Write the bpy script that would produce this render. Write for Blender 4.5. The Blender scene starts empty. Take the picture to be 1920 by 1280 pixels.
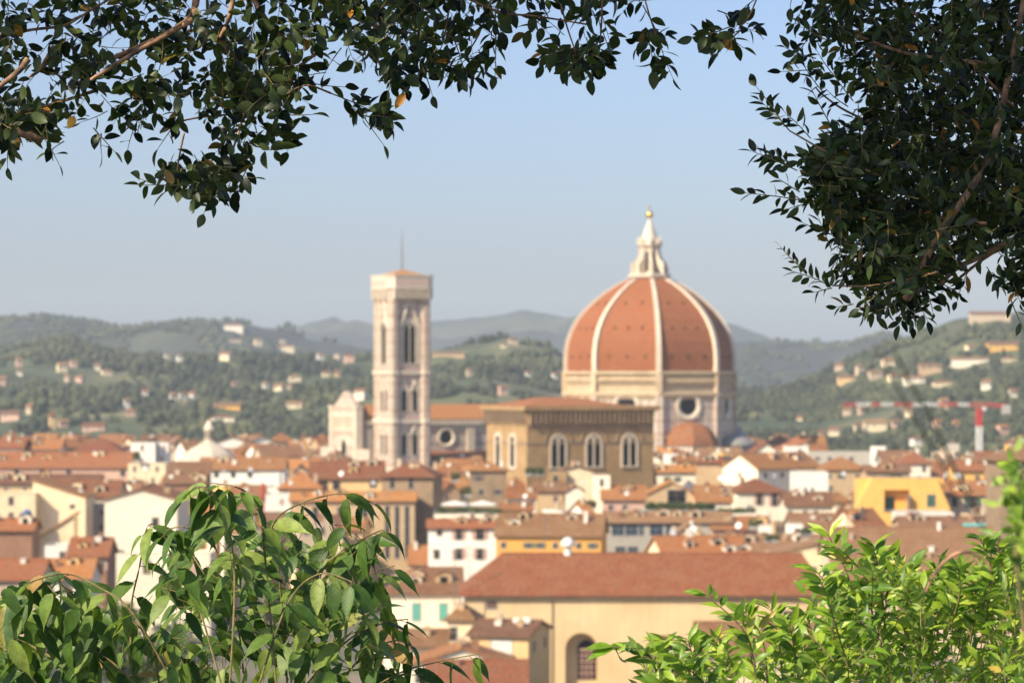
import bpy, math, random
from mathutils import Vector, Matrix, noise
R = math.radians
random.seed(7)
sc = bpy.context.scene
C = sc.collection

# ------------------------------------------------------------------ camera, light, exposure
CAMZ = 53.0; F = 5000.0; HV = 705.0           # eye height, focal length in 1920-px units, horizon row
cd = bpy.data.cameras.new('camera'); cam = bpy.data.objects.new('camera', cd); C.objects.link(cam)
cam.location = (0, 0, CAMZ); cam.rotation_euler = (R(90), 0, 0)
cd.sensor_width = 36; cd.lens = F / 1920 * 36; cd.shift_y = (HV - 640) / 1920
cd.clip_start = 0.1; cd.clip_end = 40000
cd.dof.use_dof = True; cd.dof.focus_distance = 7.0; cd.dof.aperture_fstop = 7.2
sc.camera = cam
SUN_AZ, SUN_EL = 49.0, 36.0                     # degrees left of the line behind the camera, height
w = bpy.data.worlds.new('World'); sc.world = w; w.use_nodes = True
nt = w.node_tree; bg = nt.nodes['Background']
sky = nt.nodes.new('ShaderNodeTexSky'); sky.sky_type = 'NISHITA'; sky.sun_disc = False
sky.sun_elevation = R(SUN_EL); sky.sun_rotation = R(180 + SUN_AZ)
sky.air_density = 1.0; sky.dust_density = 2.1; sky.ozone_density = 2.5; sky.altitude = 100
tint = nt.nodes.new('ShaderNodeMix'); tint.data_type = 'RGBA'; tint.blend_type = 'MULTIPLY'; tint.inputs[0].default_value = 1; tint.inputs[7].default_value = (.92, .96, 1.14, 1)
nt.links.new(sky.outputs[0], tint.inputs[6]); nt.links.new(tint.outputs[2], bg.inputs[0]); bg.inputs[1].default_value = 0.104
sd = bpy.data.lights.new('sun', 'SUN'); sd.energy = 4.95; sd.angle = R(0.5); sd.color = (1.0, 0.86, 0.62)
sun = bpy.data.objects.new('sun', sd); C.objects.link(sun)
tosun = Vector((-math.sin(R(SUN_AZ)) * math.cos(R(SUN_EL)), -math.cos(R(SUN_AZ)) * math.cos(R(SUN_EL)), math.sin(R(SUN_EL))))
sun.rotation_euler = tosun.to_track_quat('Z', 'Y').to_euler()
sc.view_settings.view_transform = 'Standard'; sc.view_settings.look = 'None'
sc.view_settings.exposure = 0.6; sc.view_settings.gamma = 1
sc.cycles.max_bounces = 6; sc.cycles.diffuse_bounces = 3; sc.cycles.transmission_bounces = 3
sc.cycles.volume_bounces = 0; sc.cycles.transparent_max_bounces = 6

def PX(u, Y): return (u - 960) * Y / F
def PZ(v, Y): return CAMZ - (v - HV) * Y / F
def P(u, v, Y): return Vector((PX(u, Y), Y, PZ(v, Y)))

# ------------------------------------------------------------------ materials
def mat(name):
    m = bpy.data.materials.new(name); m.use_nodes = True
    return m, m.node_tree.nodes, m.node_tree.links, m.node_tree.nodes['Principled BSDF']
def nn(n, t, **kw):
    o = n.new(t)
    for k, v in kw.items():
        if k.startswith('i_'): o.inputs[k[2:].replace('_', ' ')].default_value = v
        else: setattr(o, k, v)
    return o
def ramp(n, stops):
    r = n.new('ShaderNodeValToRGB'); e = r.color_ramp.elements
    while len(e) < len(stops): e.new(0.5)
    for i, (p, c) in enumerate(stops): e[i].position = p; e[i].color = (*c, 1) if len(c) == 3 else c
    return r
def mixc(n, l, fac, a, b, blend='MIX'):
    m = n.new('ShaderNodeMix'); m.data_type = 'RGBA'; m.blend_type = blend
    for s, v in ((0, fac), (6, a), (7, b)):
        if hasattr(v, 'links'): l.new(v, m.inputs[s])
        else: m.inputs[s].default_value = v if s == 0 else (*v, 1)
    return m.outputs[2]
def math_(n, l, op, a, b=None):
    m = n.new('ShaderNodeMath'); m.operation = op
    for i, v in enumerate((a, b)):
        if v is None: continue
        if hasattr(v, 'links'): l.new(v, m.inputs[i])
        else: m.inputs[i].default_value = v
    return m.outputs[0]
def sc3(c, k): return tuple(x * k for x in c)

def tiles(name, a, b, c):
    m, n, l, p = mat(name)
    uv = n.new('ShaderNodeUVMap'); obj = n.new('ShaderNodeTexCoord'); info = n.new('ShaderNodeObjectInfo')
    br = nn(n, 'ShaderNodeTexBrick', offset=0.5); br.inputs['Scale'].default_value = 1.0
    br.inputs['Brick Width'].default_value = .3; br.inputs['Row Height'].default_value = .55
    br.inputs['Mortar Size'].default_value = .03; br.inputs['Bias'].default_value = 0
    br.inputs['Color1'].default_value = (*a, 1); br.inputs['Color2'].default_value = (*b, 1); br.inputs['Mortar'].default_value = (*sc3(c, .45), 1)
    l.new(uv.outputs[0], br.inputs['Vector'])
    no = nn(n, 'ShaderNodeTexNoise', i_Scale=.35, i_Detail=7.0, i_Roughness=.65); l.new(obj.outputs['Object'], no.inputs['Vector'])
    r = ramp(n, [(.38, (0, 0, 0)), (.6, (1, 1, 1))]); l.new(no.outputs[0], r.inputs[0])
    c1 = mixc(n, l, r.outputs[0], br.outputs[0], c)
    no2 = nn(n, 'ShaderNodeTexNoise', i_Scale=2.2, i_Detail=5.0); l.new(uv.outputs[0], no2.inputs['Vector'])
    r2 = ramp(n, [(.40, (.50, .50, .48)), (.62, (1.2, 1.15, 1.1))]); l.new(no2.outputs[0], r2.inputs[0])
    c2 = mixc(n, l, .8, c1, r2.outputs[0], 'MULTIPLY')
    hsv = n.new('ShaderNodeHueSaturation'); l.new(c2, hsv.inputs['Color'])
    l.new(math_(n, l, 'ADD', math_(n, l, 'MULTIPLY', info.outputs['Random'], .5), .75), hsv.inputs['Value'])
    l.new(math_(n, l, 'ADD', math_(n, l, 'MULTIPLY', info.outputs['Random'], .02), .49), hsv.inputs['Hue'])
    l.new(hsv.outputs[0], p.inputs['Base Color']); p.inputs['Roughness'].default_value = .85
    wv = nn(n, 'ShaderNodeTexWave', i_Scale=.35); l.new(uv.outputs[0], wv.inputs['Vector'])
    wv.inputs['Scale'].default_value = 1.3
    bp = nn(n, 'ShaderNodeBump', i_Strength=.5, i_Distance=.06); l.new(wv.outputs[0], bp.inputs['Height']); l.new(bp.outputs[0], p.inputs['Normal'])
    return m
def plaster(name, a, var=.25, rough=.9, sc_=.5, stain=(.72, .68, .62)):
    m, n, l, p = mat(name)
    tc = n.new('ShaderNodeTexCoord'); uv = n.new('ShaderNodeUVMap'); info = n.new('ShaderNodeObjectInfo')
    no = nn(n, 'ShaderNodeTexNoise', i_Scale=sc_, i_Detail=8.0, i_Roughness=.6); l.new(tc.outputs['Object'], no.inputs['Vector'])
    mp = n.new('ShaderNodeMapping'); mp.inputs['Scale'].default_value = (1.2, .12, 1); l.new(uv.outputs[0], mp.inputs[0])
    st = nn(n, 'ShaderNodeTexNoise', i_Scale=1.0, i_Detail=5.0); l.new(mp.outputs[0], st.inputs['Vector'])
    r = ramp(n, [(.3, stain), (.62, (1, 1, 1))]); l.new(no.outputs[0], r.inputs[0])
    r2 = ramp(n, [(.38, stain), (.55, (1, 1, 1))]); l.new(st.outputs[0], r2.inputs[0])
    c = mixc(n, l, var * 2, a, r.outputs[0], 'MULTIPLY'); c = mixc(n, l, var*.45, c, r2.outputs[0], 'MULTIPLY')
    hsv = n.new('ShaderNodeHueSaturation'); l.new(c, hsv.inputs['Color'])
    l.new(math_(n, l, 'ADD', math_(n, l, 'MULTIPLY', info.outputs['Random'], .22), .86), hsv.inputs['Value'])
    l.new(hsv.outputs[0], p.inputs['Base Color']); p.inputs['Roughness'].default_value = rough
    bp = nn(n, 'ShaderNodeBump', i_Strength=.25, i_Distance=.03); l.new(no.outputs[0], bp.inputs['Height']); l.new(bp.outputs[0], p.inputs['Normal'])
    return m
def stone(name, a, b, mortar, bw=.7, bh=.3, var=.4):
    m, n, l, p = mat(name)
    uv = n.new('ShaderNodeUVMap'); tc = n.new('ShaderNodeTexCoord')
    br = nn(n, 'ShaderNodeTexBrick', offset=0.5); br.inputs['Scale'].default_value = 1
    br.inputs['Brick Width'].default_value = bw; br.inputs['Row Height'].default_value = bh; br.inputs['Mortar Size'].default_value = bh * .06
    br.inputs['Color1'].default_value = (*a, 1); br.inputs['Color2'].default_value = (*b, 1); br.inputs['Mortar'].default_value = (*mortar, 1)
    l.new(uv.outputs[0], br.inputs['Vector'])
    no = nn(n, 'ShaderNodeTexNoise', i_Scale=.3, i_Detail=8.0, i_Roughness=.65); l.new(tc.outputs['Object'], no.inputs['Vector'])
    r = ramp(n, [(.32, (.6, .58, .55)), (.65, (1.1, 1.08, 1.05))]); l.new(no.outputs[0], r.inputs[0])
    c = mixc(n, l, var * 1.6, br.outputs[0], r.outputs[0], 'MULTIPLY')
    l.new(c, p.inputs['Base Color']); p.inputs['Roughness'].default_value = .9
    bp = nn(n, 'ShaderNodeBump', i_Strength=.4, i_Distance=.03); l.new(br.outputs['Fac'], bp.inputs['Height']); bp.invert = True; l.new(bp.outputs[0], p.inputs['Normal'])
    return m
def marble(name, white, line, pink, bw, bh, mort):
    # inlaid marble panels: white slabs framed by coloured bands
    m, n, l, p = mat(name)
    uv = n.new('ShaderNodeUVMap'); tc = n.new('ShaderNodeTexCoord')
    br = nn(n, 'ShaderNodeTexBrick', offset=0.0); br.inputs['Scale'].default_value = 1
    br.inputs['Brick Width'].default_value = bw; br.inputs['Row Height'].default_value = bh; br.inputs['Mortar Size'].default_value = mort; br.inputs['Mortar Smooth'].default_value = .1
    br.inputs['Color1'].default_value = (*white, 1); br.inputs['Color2'].default_value = (*sc3(white, .86), 1); br.inputs['Mortar'].default_value = (*line, 1)
    l.new(uv.outputs[0], br.inputs['Vector'])
    b2 = nn(n, 'ShaderNodeTexBrick', offset=0.0); b2.inputs['Scale'].default_value = 1
    b2.inputs['Brick Width'].default_value = bw; b2.inputs['Row Height'].default_value = bh; b2.inputs['Mortar Size'].default_value = mort * 2.6; b2.inputs['Mortar Smooth'].default_value = 0
    b2.inputs['Color1'].default_value = (1, 1, 1, 1); b2.inputs['Color2'].default_value = (1, 1, 1, 1); b2.inputs['Mortar'].default_value = (*pink, 1)
    l.new(uv.outputs[0], b2.inputs['Vector'])
    no = nn(n, 'ShaderNodeTexNoise', i_Scale=.4, i_Detail=8.0, i_Roughness=.65); l.new(tc.outputs['Object'], no.inputs['Vector'])
    r = ramp(n, [(.3, (.66, .62, .56)), (.62, (1, 1, 1))]); l.new(no.outputs[0], r.inputs[0])
    c = mixc(n, l, 1, br.outputs[0], b2.outputs[0], 'MULTIPLY'); c = mixc(n, l, .7, c, r.outputs[0], 'MULTIPLY')
    l.new(c, p.inputs['Base Color']); p.inputs['Roughness'].default_value = .6
    return m
def plain(name, c, rough=.7, metal=0, var=.15):
    m, n, l, p = mat(name); tc = n.new('ShaderNodeTexCoord')
    no = nn(n, 'ShaderNodeTexNoise', i_Scale=1.5, i_Detail=5.0); l.new(tc.outputs['Object'], no.inputs['Vector'])
    r = ramp(n, [(.3, sc3(c, 1 - var * 2)), (.7, c)]); l.new(no.outputs[0], r.inputs[0]); l.new(r.outputs[0], p.inputs['Base Color'])
    p.inputs['Roughness'].default_value = rough; p.inputs['Metallic'].default_value = metal
    return m
def leafmat(name, stops, back, rough=.35, trans=.25, spots=None, vein=.5, spec=.5):
    m, n, l, p = mat(name); geo = n.new('ShaderNodeNewGeometry'); uv = n.new('ShaderNodeUVMap')
    r = ramp(n, stops); l.new(geo.outputs['Random Per Island'], r.inputs[0]); col = r.outputs[0]
    sep = n.new('ShaderNodeSeparateXYZ'); l.new(uv.outputs[0], sep.inputs[0])
    au = math_(n, l, 'ABSOLUTE', sep.outputs[0])
    ve = math_(n, l, 'SINE', math_(n, l, 'MULTIPLY', math_(n, l, 'SUBTRACT', sep.outputs[1], math_(n, l, 'MULTIPLY', au, .5)), 55))
    mid = ramp(n, [(0, (1, 1, 1)), (.07, (0, 0, 0))]); l.new(au, mid.inputs[0])
    col = mixc(n, l, math_(n, l, 'MULTIPLY', mid.outputs[0], vein), col, back)
    vr = ramp(n, [(.82, (0, 0, 0)), (1, (1, 1, 1))]); l.new(ve, vr.inputs[0])
    col = mixc(n, l, math_(n, l, 'MULTIPLY', vr.outputs[0], vein * .5), col, back)
    no = nn(n, 'ShaderNodeTexNoise', i_Scale=60.0, i_Detail=3.0); tc = n.new('ShaderNodeTexCoord'); l.new(tc.outputs['Object'], no.inputs['Vector'])
    nr = ramp(n, [(.35, (.7, .7, .65)), (.65, (1.15, 1.15, 1.1))]); l.new(no.outputs[0], nr.inputs[0])
    col = mixc(n, l, .8, col, nr.outputs[0], 'MULTIPLY')
    colb = mixc(n, l, geo.outputs['Backfacing'], col, mixc(n, l, .55, col, back))
    l.new(colb, p.inputs['Base Color']); p.inputs['Roughness'].default_value = rough
    bp = nn(n, 'ShaderNodeBump', i_Strength=.1, i_Distance=.001); l.new(ve, bp.inputs['Height']); l.new(bp.outputs[0], p.inputs['Normal'])
    tr = n.new('ShaderNodeBsdfTranslucent'); l.new(mixc(n, l, 1, colb, (1.5, 1.7, .5), 'MULTIPLY'), tr.inputs[0]); p.inputs['Specular IOR Level'].default_value = spec
    mx = n.new('ShaderNodeMixShader'); mx.inputs[0].default_value = trans
    l.new(p.outputs[0], mx.inputs[1]); l.new(tr.outputs[0], mx.inputs[2]); l.new(mx.outputs[0], n['Material Output'].inputs[0])
    return m

M = {}
M['tile'] = tiles('terracotta', (.43, .145, .035), (.26, .095, .030), (.29, .14, .06))
M['tile_orange'] = tiles('terracotta_orange', (.56, .20, .045), (.40, .145, .038), (.38, .17, .07))
M['tile_brown'] = tiles('terracotta_brown', (.28, .115, .042), (.17, .075, .032), (.23, .125, .065))
M['tile_dusty'] = tiles('terracotta_dusty', (.35, .165, .075), (.24, .12, .060), (.28, .16, .085))
M['tile_red'] = tiles('terracotta_red', (.45, .14, .042), (.29, .10, .033), (.29, .13, .06))
M['tile_church'] = tiles('terracotta_church', (.39, .112, .032), (.23, .07, .027), (.28, .115, .05))
M['dome_tile'] = tiles('dome_tile', (.50, .175, .040), (.42, .145, .038), (.39, .155, .055))
WALL = {
 'cream': plaster('cream_plaster', (.83, .69, .46)), 'pale': plaster('pale_plaster', (.86, .78, .62), .18),
 'white': plaster('white_plaster', (.82, .79, .71), .15), 'ochre': plaster('ochre_plaster', (.74, .50, .24)),
 'yellow': plaster('yellow_plaster', (.76, .45, .12), .2), 'orange': plaster('orange_plaster', (.78, .40, .09), .12),
 'grey': plaster('grey_render', (.46, .43, .37)), 'beige': plaster('beige_plaster', (.58, .46, .33)),
 'pink': plaster('pink_plaster', (.68, .44, .34)), 'tan': plaster('tan_plaster', (.52, .37, .22)),
 'sun': plaster('warm_church_plaster', (.78, .58, .33), .38, .9, .1)}
M['brownstone'] = stone('brown_stone', (.45, .30, .145), (.38, .25, .12), (.30, .20, .10), .9, .4)
M['rubble'] = stone('rubble_stone', (.36, .26, .165), (.28, .20, .125), (.22, .16, .11), .5, .25)
M['brick'] = stone('brick_wall', (.34, .17, .10), (.28, .14, .085), (.30, .22, .16), .3, .12)
M['pietra'] = plaster('bare_drum_stone', (.60, .47, .31), .35, .9, .25)
M['marble'] = marble('white_marble', (.66, .58, .48), (.40, .33, .28), (.92, .76, .67), 2.9, 4.6, .16)
M['marble_dark'] = marble('side_marble', (.66, .61, .54), (.20, .22, .20), (.76, .60, .52), 1.7, 3.6, .16)
M['marble_plain'] = plaster('plain_marble', (.68, .59, .46), .25, .6, .4)
M['pinkband'] = plaster('pink_marble', (.55, .38, .32), .2, .6)
M['greenband'] = plaster('green_marble', (.13, .15, .13), .2, .6)
M['lead'] = plain('lead_grey', (.30, .29, .27), .6)
M['glass'] = plain('dark_glass', (.010, .010, .012), .5)
M['glass'].node_tree.nodes['Principled BSDF'].inputs['Specular IOR Level'].default_value = .12
M['blueglass'] = plain('blue_glass', (.03, .06, .09), .3)
M['gold'] = plain('gold', (1.0, .62, .16), .25, 1)
M['greenshut'] = plain('green_shutter', (.02, .09, .06), .6)
M['tealshut'] = plain('teal_shutter', (.12, .42, .36), .6)
M['brownshut'] = plain('brown_shutter', (.16, .09, .06), .6)
M['pinkshut'] = plain('pink_shutter', (.58, .36, .29), .6)
M['metal'] = plain('grey_metal', (.35, .35, .35), .45, .6)
M['whitemetal'] = plain('white_paint', (.80, .80, .78), .5)
M['redmetal'] = plain('red_paint', (.55, .04, .035), .5)
M['concrete'] = plain('concrete', (.42, .40, .37), .9)
M['canvas'] = plain('white_canvas', (.82, .78, .70), .9)
M['teal'] = plain('teal_canvas', (.03, .42, .38), .8)
M['woodgreen'] = plain('dark_green_paint', (.03, .09, .07), .6)
def barkmat(name, a, b):
    m, n, l, p = mat(name); tc = n.new('ShaderNodeTexCoord')
    no = nn(n, 'ShaderNodeTexNoise', i_Scale=35.0, i_Detail=6.0); l.new(tc.outputs['Object'], no.inputs['Vector'])
    r = ramp(n, [(.35, a), (.65, b)]); l.new(no.outputs[0], r.inputs[0]); l.new(r.outputs[0], p.inputs['Base Color'])
    p.inputs['Roughness'].default_value = .85
    bp = nn(n, 'ShaderNodeBump', i_Strength=.6, i_Distance=.01); l.new(no.outputs[0], bp.inputs['Height']); l.new(bp.outputs[0], p.inputs['Normal'])
    return m
M['bark'] = barkmat('bark', (.12, .075, .05), (.46, .26, .15))
M['twig'] = barkmat('green_twig', (.10, .10, .04), (.26, .19, .08))
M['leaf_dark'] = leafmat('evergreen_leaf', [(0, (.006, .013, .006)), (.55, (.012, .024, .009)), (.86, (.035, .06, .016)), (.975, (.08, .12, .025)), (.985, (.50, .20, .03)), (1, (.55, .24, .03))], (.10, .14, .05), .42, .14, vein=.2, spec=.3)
M['leaf_hack'] = leafmat('toothed_leaf', [(0, (.035, .085, .015)), (.45, (.075, .15, .028)), (.78, (.15, .23, .045)), (.985, (.26, .33, .08)), (1, (.35, .22, .08))], (.27, .34, .13), .5, .26, vein=.05, spec=.4)
M['leaf_bright'] = leafmat('bright_leaf', [(0, (.06, .14, .015)), (.35, (.14, .26, .02)), (.75, (.26, .39, .03)), (.97, (.40, .50, .06)), (1, (.42, .30, .07))], (.32, .44, .12), .4, .28, vein=.3)
M['crown'] = leafmat('garden_foliage', [(0, (.025, .055, .015)), (.6, (.06, .10, .025)), (1, (.12, .16, .04))], (.12, .16, .06), .7, .15, vein=.1)

# ------------------------------------------------------------------ mesh builder
class MB:
    def __init__(s): s.v = []; s.f = []; s.mi = []; s.uv = None; s.T = None
    def add(s, vs, fs, mi=0):
        o = len(s.v)
        s.v += [tuple(s.T @ Vector(p)) if s.T is not None else tuple(p) for p in vs]
        for f in fs: s.f.append(tuple(o + i for i in f)); s.mi.append(mi)
    def box(s, x0, x1, y0, y1, z0, z1, mi=0):
        s.add([(x0,y0,z0),(x1,y0,z0),(x1,y1,z0),(x0,y1,z0),(x0,y0,z1),(x1,y0,z1),(x1,y1,z1),(x0,y1,z1)],
              [(0,3,2,1),(4,5,6,7),(0,1,5,4),(1,2,6,5),(2,3,7,6),(3,0,4,7)], mi)
    def prism(s, poly, y0, y1, mi=0):     # poly in (x,z), extruded along y
        n = len(poly); vs = [(x, y0, z) for x, z in poly] + [(x, y1, z) for x, z in poly]
        s.add(vs, [tuple(range(n)), tuple(range(2*n-1, n-1, -1))] + [(i, i+n, (i+1)%n+n, (i+1)%n) for i in range(n)], mi)
    def rings(s, rings, cap0=True, cap1=True, mi=0):
        n = len(rings[0]); vs = [p for r in rings for p in r]; fs = []
        for k in range(len(rings)-1):
            for i in range(n): fs.append((k*n+i, k*n+(i+1)%n, (k+1)*n+(i+1)%n, (k+1)*n+i))
        if cap0: fs.append(tuple(range(n-1, -1, -1)))
        if cap1: fs.append(tuple((len(rings)-1)*n + i for i in range(n)))
        s.add(vs, fs, mi)
    def lathe(s, prof, n=16, cx=0, cy=0, ph=0, mi=0):
        s.rings([[(cx + r*math.sin(ph+2*math.pi*i/n), cy - r*math.cos(ph+2*math.pi*i/n), z) for i in range(n)] for r, z in prof], mi=mi)
    def tube(s, pts, rad, n=6, mi=0):
        pts = [Vector(p) for p in pts]; rs = []
        if not isinstance(rad, (list, tuple)): rad = [rad]*len(pts)
        for i, p in enumerate(pts):
            d = (pts[min(i+1, len(pts)-1)] - pts[max(i-1, 0)]).normalized()
            a = d.cross(Vector((0, 0, 1))) if abs(d.z) < .9 else d.cross(Vector((1, 0, 0))); a.normalize(); b = d.cross(a)
            rs.append([tuple(p + (a*math.cos(2*math.pi*k/n) + b*math.sin(2*math.pi*k/n))*rad[i]) for k in range(n)])
        s.rings(rs, mi=mi)
    def bar(s, a, b, r, mi=0): s.tube([a, b], r, 4, mi)
    def build(s, name, mats, parent=None, smooth=False, link=True):
        me = bpy.data.meshes.new(name); me.from_pydata(s.v, [], s.f)
        for m in (mats if isinstance(mats, (list, tuple)) else [mats]): me.materials.append(m)
        me.polygons.foreach_set('material_index', s.mi)
        if smooth: me.polygons.foreach_set('use_smooth', [True]*len(me.polygons))
        lay = me.uv_layers.new(name='UVMap'); me.update()
        if s.uv is not None:
            lay.data.foreach_set('uv', [c for li in me.loops for c in s.uv[li.vertex_index]])
        else:
            vs = me.vertices; ls = me.loops; out = [0.0]*(2*len(ls))
            for p in me.polygons:
                nx, ny, nz = p.normal
                if abs(nz) > .98: e = (1, 0, 0); t = (0, 1, 0)
                else:
                    q = math.hypot(nx, ny); e = (-ny/q, nx/q, 0)
                    t = (-nz*e[1], nz*e[0], nx*e[1]-ny*e[0])
                for li in p.loop_indices:
                    c = vs[ls[li].vertex_index].co
                    out[2*li] = c[0]*e[0]+c[1]*e[1]; out[2*li+1] = c[0]*t[0]+c[1]*t[1]+c[2]*t[2]
            lay.data.foreach_set('uv', out)
        o = bpy.data.objects.new(name, me)
        if link: C.objects.link(o)
        if parent: o.parent = parent
        return o
def tag(o, label=None, cat=None, group=None, kind=None):
    if label: o['label'] = label
    if cat: o['category'] = cat
    if group: o['group'] = group
    if kind: o['kind'] = kind
    return o
def empty(name, loc=(0, 0, 0), rz=0):
    o = bpy.data.objects.new(name, None); C.objects.link(o); o.location = loc; o.rotation_euler = (0, 0, rz)
    o.empty_display_size = 1; return o

# ------------------------------------------------------------------ ground and hills
mb = MB(); mb.add([(-7000, 20, 0), (7000, 20, 0), (7000, 11500, 0), (-7000, 11500, 0)], [(0, 1, 2, 3)])
g, n, l, p = mat('ground')
tc = n.new('ShaderNodeTexCoord'); no = nn(n, 'ShaderNodeTexNoise', i_Scale=.02, i_Detail=8.0); l.new(tc.outputs['Object'], no.inputs['Vector'])
r = ramp(n, [(.35, (.16, .14, .11)), (.5, (.10, .11, .06)), (.65, (.20, .17, .13))]); l.new(no.outputs[0], r.inputs[0]); l.new(r.outputs[0], p.inputs['Base Color']); p.inputs['Roughness'].default_value = .95
tag(mb.build('ground', g), 'valley floor under the rooftops of the town', kind='structure')

# near hillside the photograph is taken from
mb = MB(); nx, ny = 24, 24; vs = []
for j in range(ny):
    for i in range(nx):
        x = -60 + 120*i/(nx-1); t = j/(ny-1); y = -25 + 200*t**1.5
        z = 51.3 if y < 3 else 51.3 - (y-3)*.34
        z += .15*noise.noise(Vector((x*.3, y*.3, 0))); vs.append((x, y, max(z, -.3)))
mb.add(vs, [(j*nx+i, j*nx+i+1, (j+1)*nx+i+1, (j+1)*nx+i) for j in range(ny-1) for i in range(nx-1)])
tag(mb.build('hillside', plain('grassy_slope', (.07, .09, .03), .95, 0, .3), smooth=True), 'grassy slope below the viewpoint', kind='structure')

def hillmat(name, stops, scale):
    m, n, l, p = mat(name); tc = n.new('ShaderNodeTexCoord')
    v = nn(n, 'ShaderNodeTexNoise', i_Scale=scale, i_Detail=9.0, i_Roughness=.62); l.new(tc.outputs['Object'], v.inputs['Vector'])
    r = ramp(n, stops); l.new(v.outputs[0], r.inputs[0])
    vo = nn(n, 'ShaderNodeTexVoronoi', i_Scale=scale*3.5); l.new(tc.outputs['Object'], vo.inputs['Vector'])
    vb = n.new('ShaderNodeRGBToBW'); l.new(vo.outputs['Color'], vb.inputs[0]); vr_ = ramp(n, [(.2, (.62, .60, .62)), (.8, (1.35, 1.28, 1.1))]); l.new(vb.outputs[0], vr_.inputs[0])
    c = mixc(n, l, .7, r.outputs[0], vr_.outputs[0], 'MULTIPLY')
    l.new(c, p.inputs['Base Color']); p.inputs['Roughness'].default_value = .95; return m
FIELD = [(.32, (.035, .055, .02)), (.46, (.055, .078, .028)), (.55, (.10, .11, .048)), (.62, (.19, .17, .09)), (.72, (.09, .095, .04))]
FAR = [(.35, (.012, .020, .016)), (.5, (.022, .034, .024)), (.62, (.07, .08, .045)), (.7, (.03, .045, .03))]
def interp(pts, u):
    if u <= pts[0][0]: return pts[0][1]
    for (a, b), (c, d) in zip(pts, pts[1:]):
        if u <= c: t = (u-a)/(c-a); t = t*t*(3-2*t)*.6 + t*.4; return b+(d-b)*t
    return pts[-1][1]
HILLS = {}
def hill(name, Yc, Yf, crest, m, bump, label, nx=150, nt_=44, pw=.85, fsc=1.0):
    u0, u1 = crest[0][0], crest[-1][0]
    def surf(x, t):
        u = 960 + x*F/Yc; zc = PZ(interp(crest, u), Yc)
        y = Yf + (Yc-Yf)*t
        z = zc*(t**pw if t <= 1 else 1-(t-1)*1.3)
        e = min(1, t*3)*(1 if t <= 1 else max(0, 1-(t-1)*3))
        k = bump*(noise.fractal(Vector((x/420*fsc, y/420*fsc, Yc*.01)), .7, 2.1, 5))
        z += k*e*(.25 if .94 < t < 1.06 else 1)*(1 if t < .94 else 1)
        return Vector((x, y, max(z, -.5) if t > 0 else -.5))
    xs = [PX(u0, Yc) + (PX(u1, Yc)-PX(u0, Yc))*i/(nx-1) for i in range(nx)]
    vs = [surf(x, 1.7*j/(nt_-1)) for j in range(nt_) for x in xs]
    mb = MB(); mb.add(vs, [(j*nx+i, j*nx+i+1, (j+1)*nx+i+1, (j+1)*nx+i) for j in range(nt_-1) for i in range(nx-1)])
    o = mb.build('hill', m, smooth=True); tag(o, label, kind='structure')
    HILLS[name] = (surf, Yc, Yf, crest)
hill('far', 8200, 6200, [(-200,640),(200,632),(520,615),(640,607),(800,604),(860,597),(930,592),(980,583),(1015,592),(1050,598),(1090,597),(1150,600),(1250,590),(1340,607),(1400,622),(1460,646),(1560,668),(1900,690),(2100,700)],
     hillmat('far_hill', FAR, .0016), 45, 'hazy blue mountain ridge on the horizon', pw=.6)
hill('mid_right', 5600, 4200, [(1000,690),(1150,665),(1330,650),(1430,652),(1500,653),(1560,648),(1600,645),(1625,633),(1650,634),(1680,648),(1800,652),(2100,660)],
     hillmat('mid_right_hill', FAR, .003), 30, 'hazy green ridge between the dome and the right hill', pw=.6)
hill('mid_left', 5000, 3800, [(-300,612),(0,603),(90,597),(150,602),(230,612),(300,606),(350,601),(420,601),(470,607),(520,620),(600,642),(700,668),(900,700),(1100,705)],
     hillmat('mid_left_hill', FAR, .003), 30, 'wooded blue green ridge at the left', pw=.6)
hill('near_left', 3200, 1750, [(-300,690),(0,682),(60,672),(180,660),(250,668),(330,672),(420,668),(520,665),(620,672),(720,668),(800,662),(870,652),(905,640),(950,637),(1000,648),(1050,664),(1150,690),(1280,720),(1420,740),(1500,775),(1600,805)],
     hillmat('near_left_hill', FIELD, .006), 26, 'green hillside of woods and fields behind the bell tower')
hill('right', 2600, 1600, [(1180,835),(1280,800),(1380,768),(1440,745),(1500,722),(1560,692),(1620,668),(1680,645),(1740,615),(1800,594),(1850,586),(1920,585),(2050,580),(2300,600)],
     hillmat('right_hill', FIELD, .008), 18, 'steep green hillside dotted with villas at the right', fsc=1.4)

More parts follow.
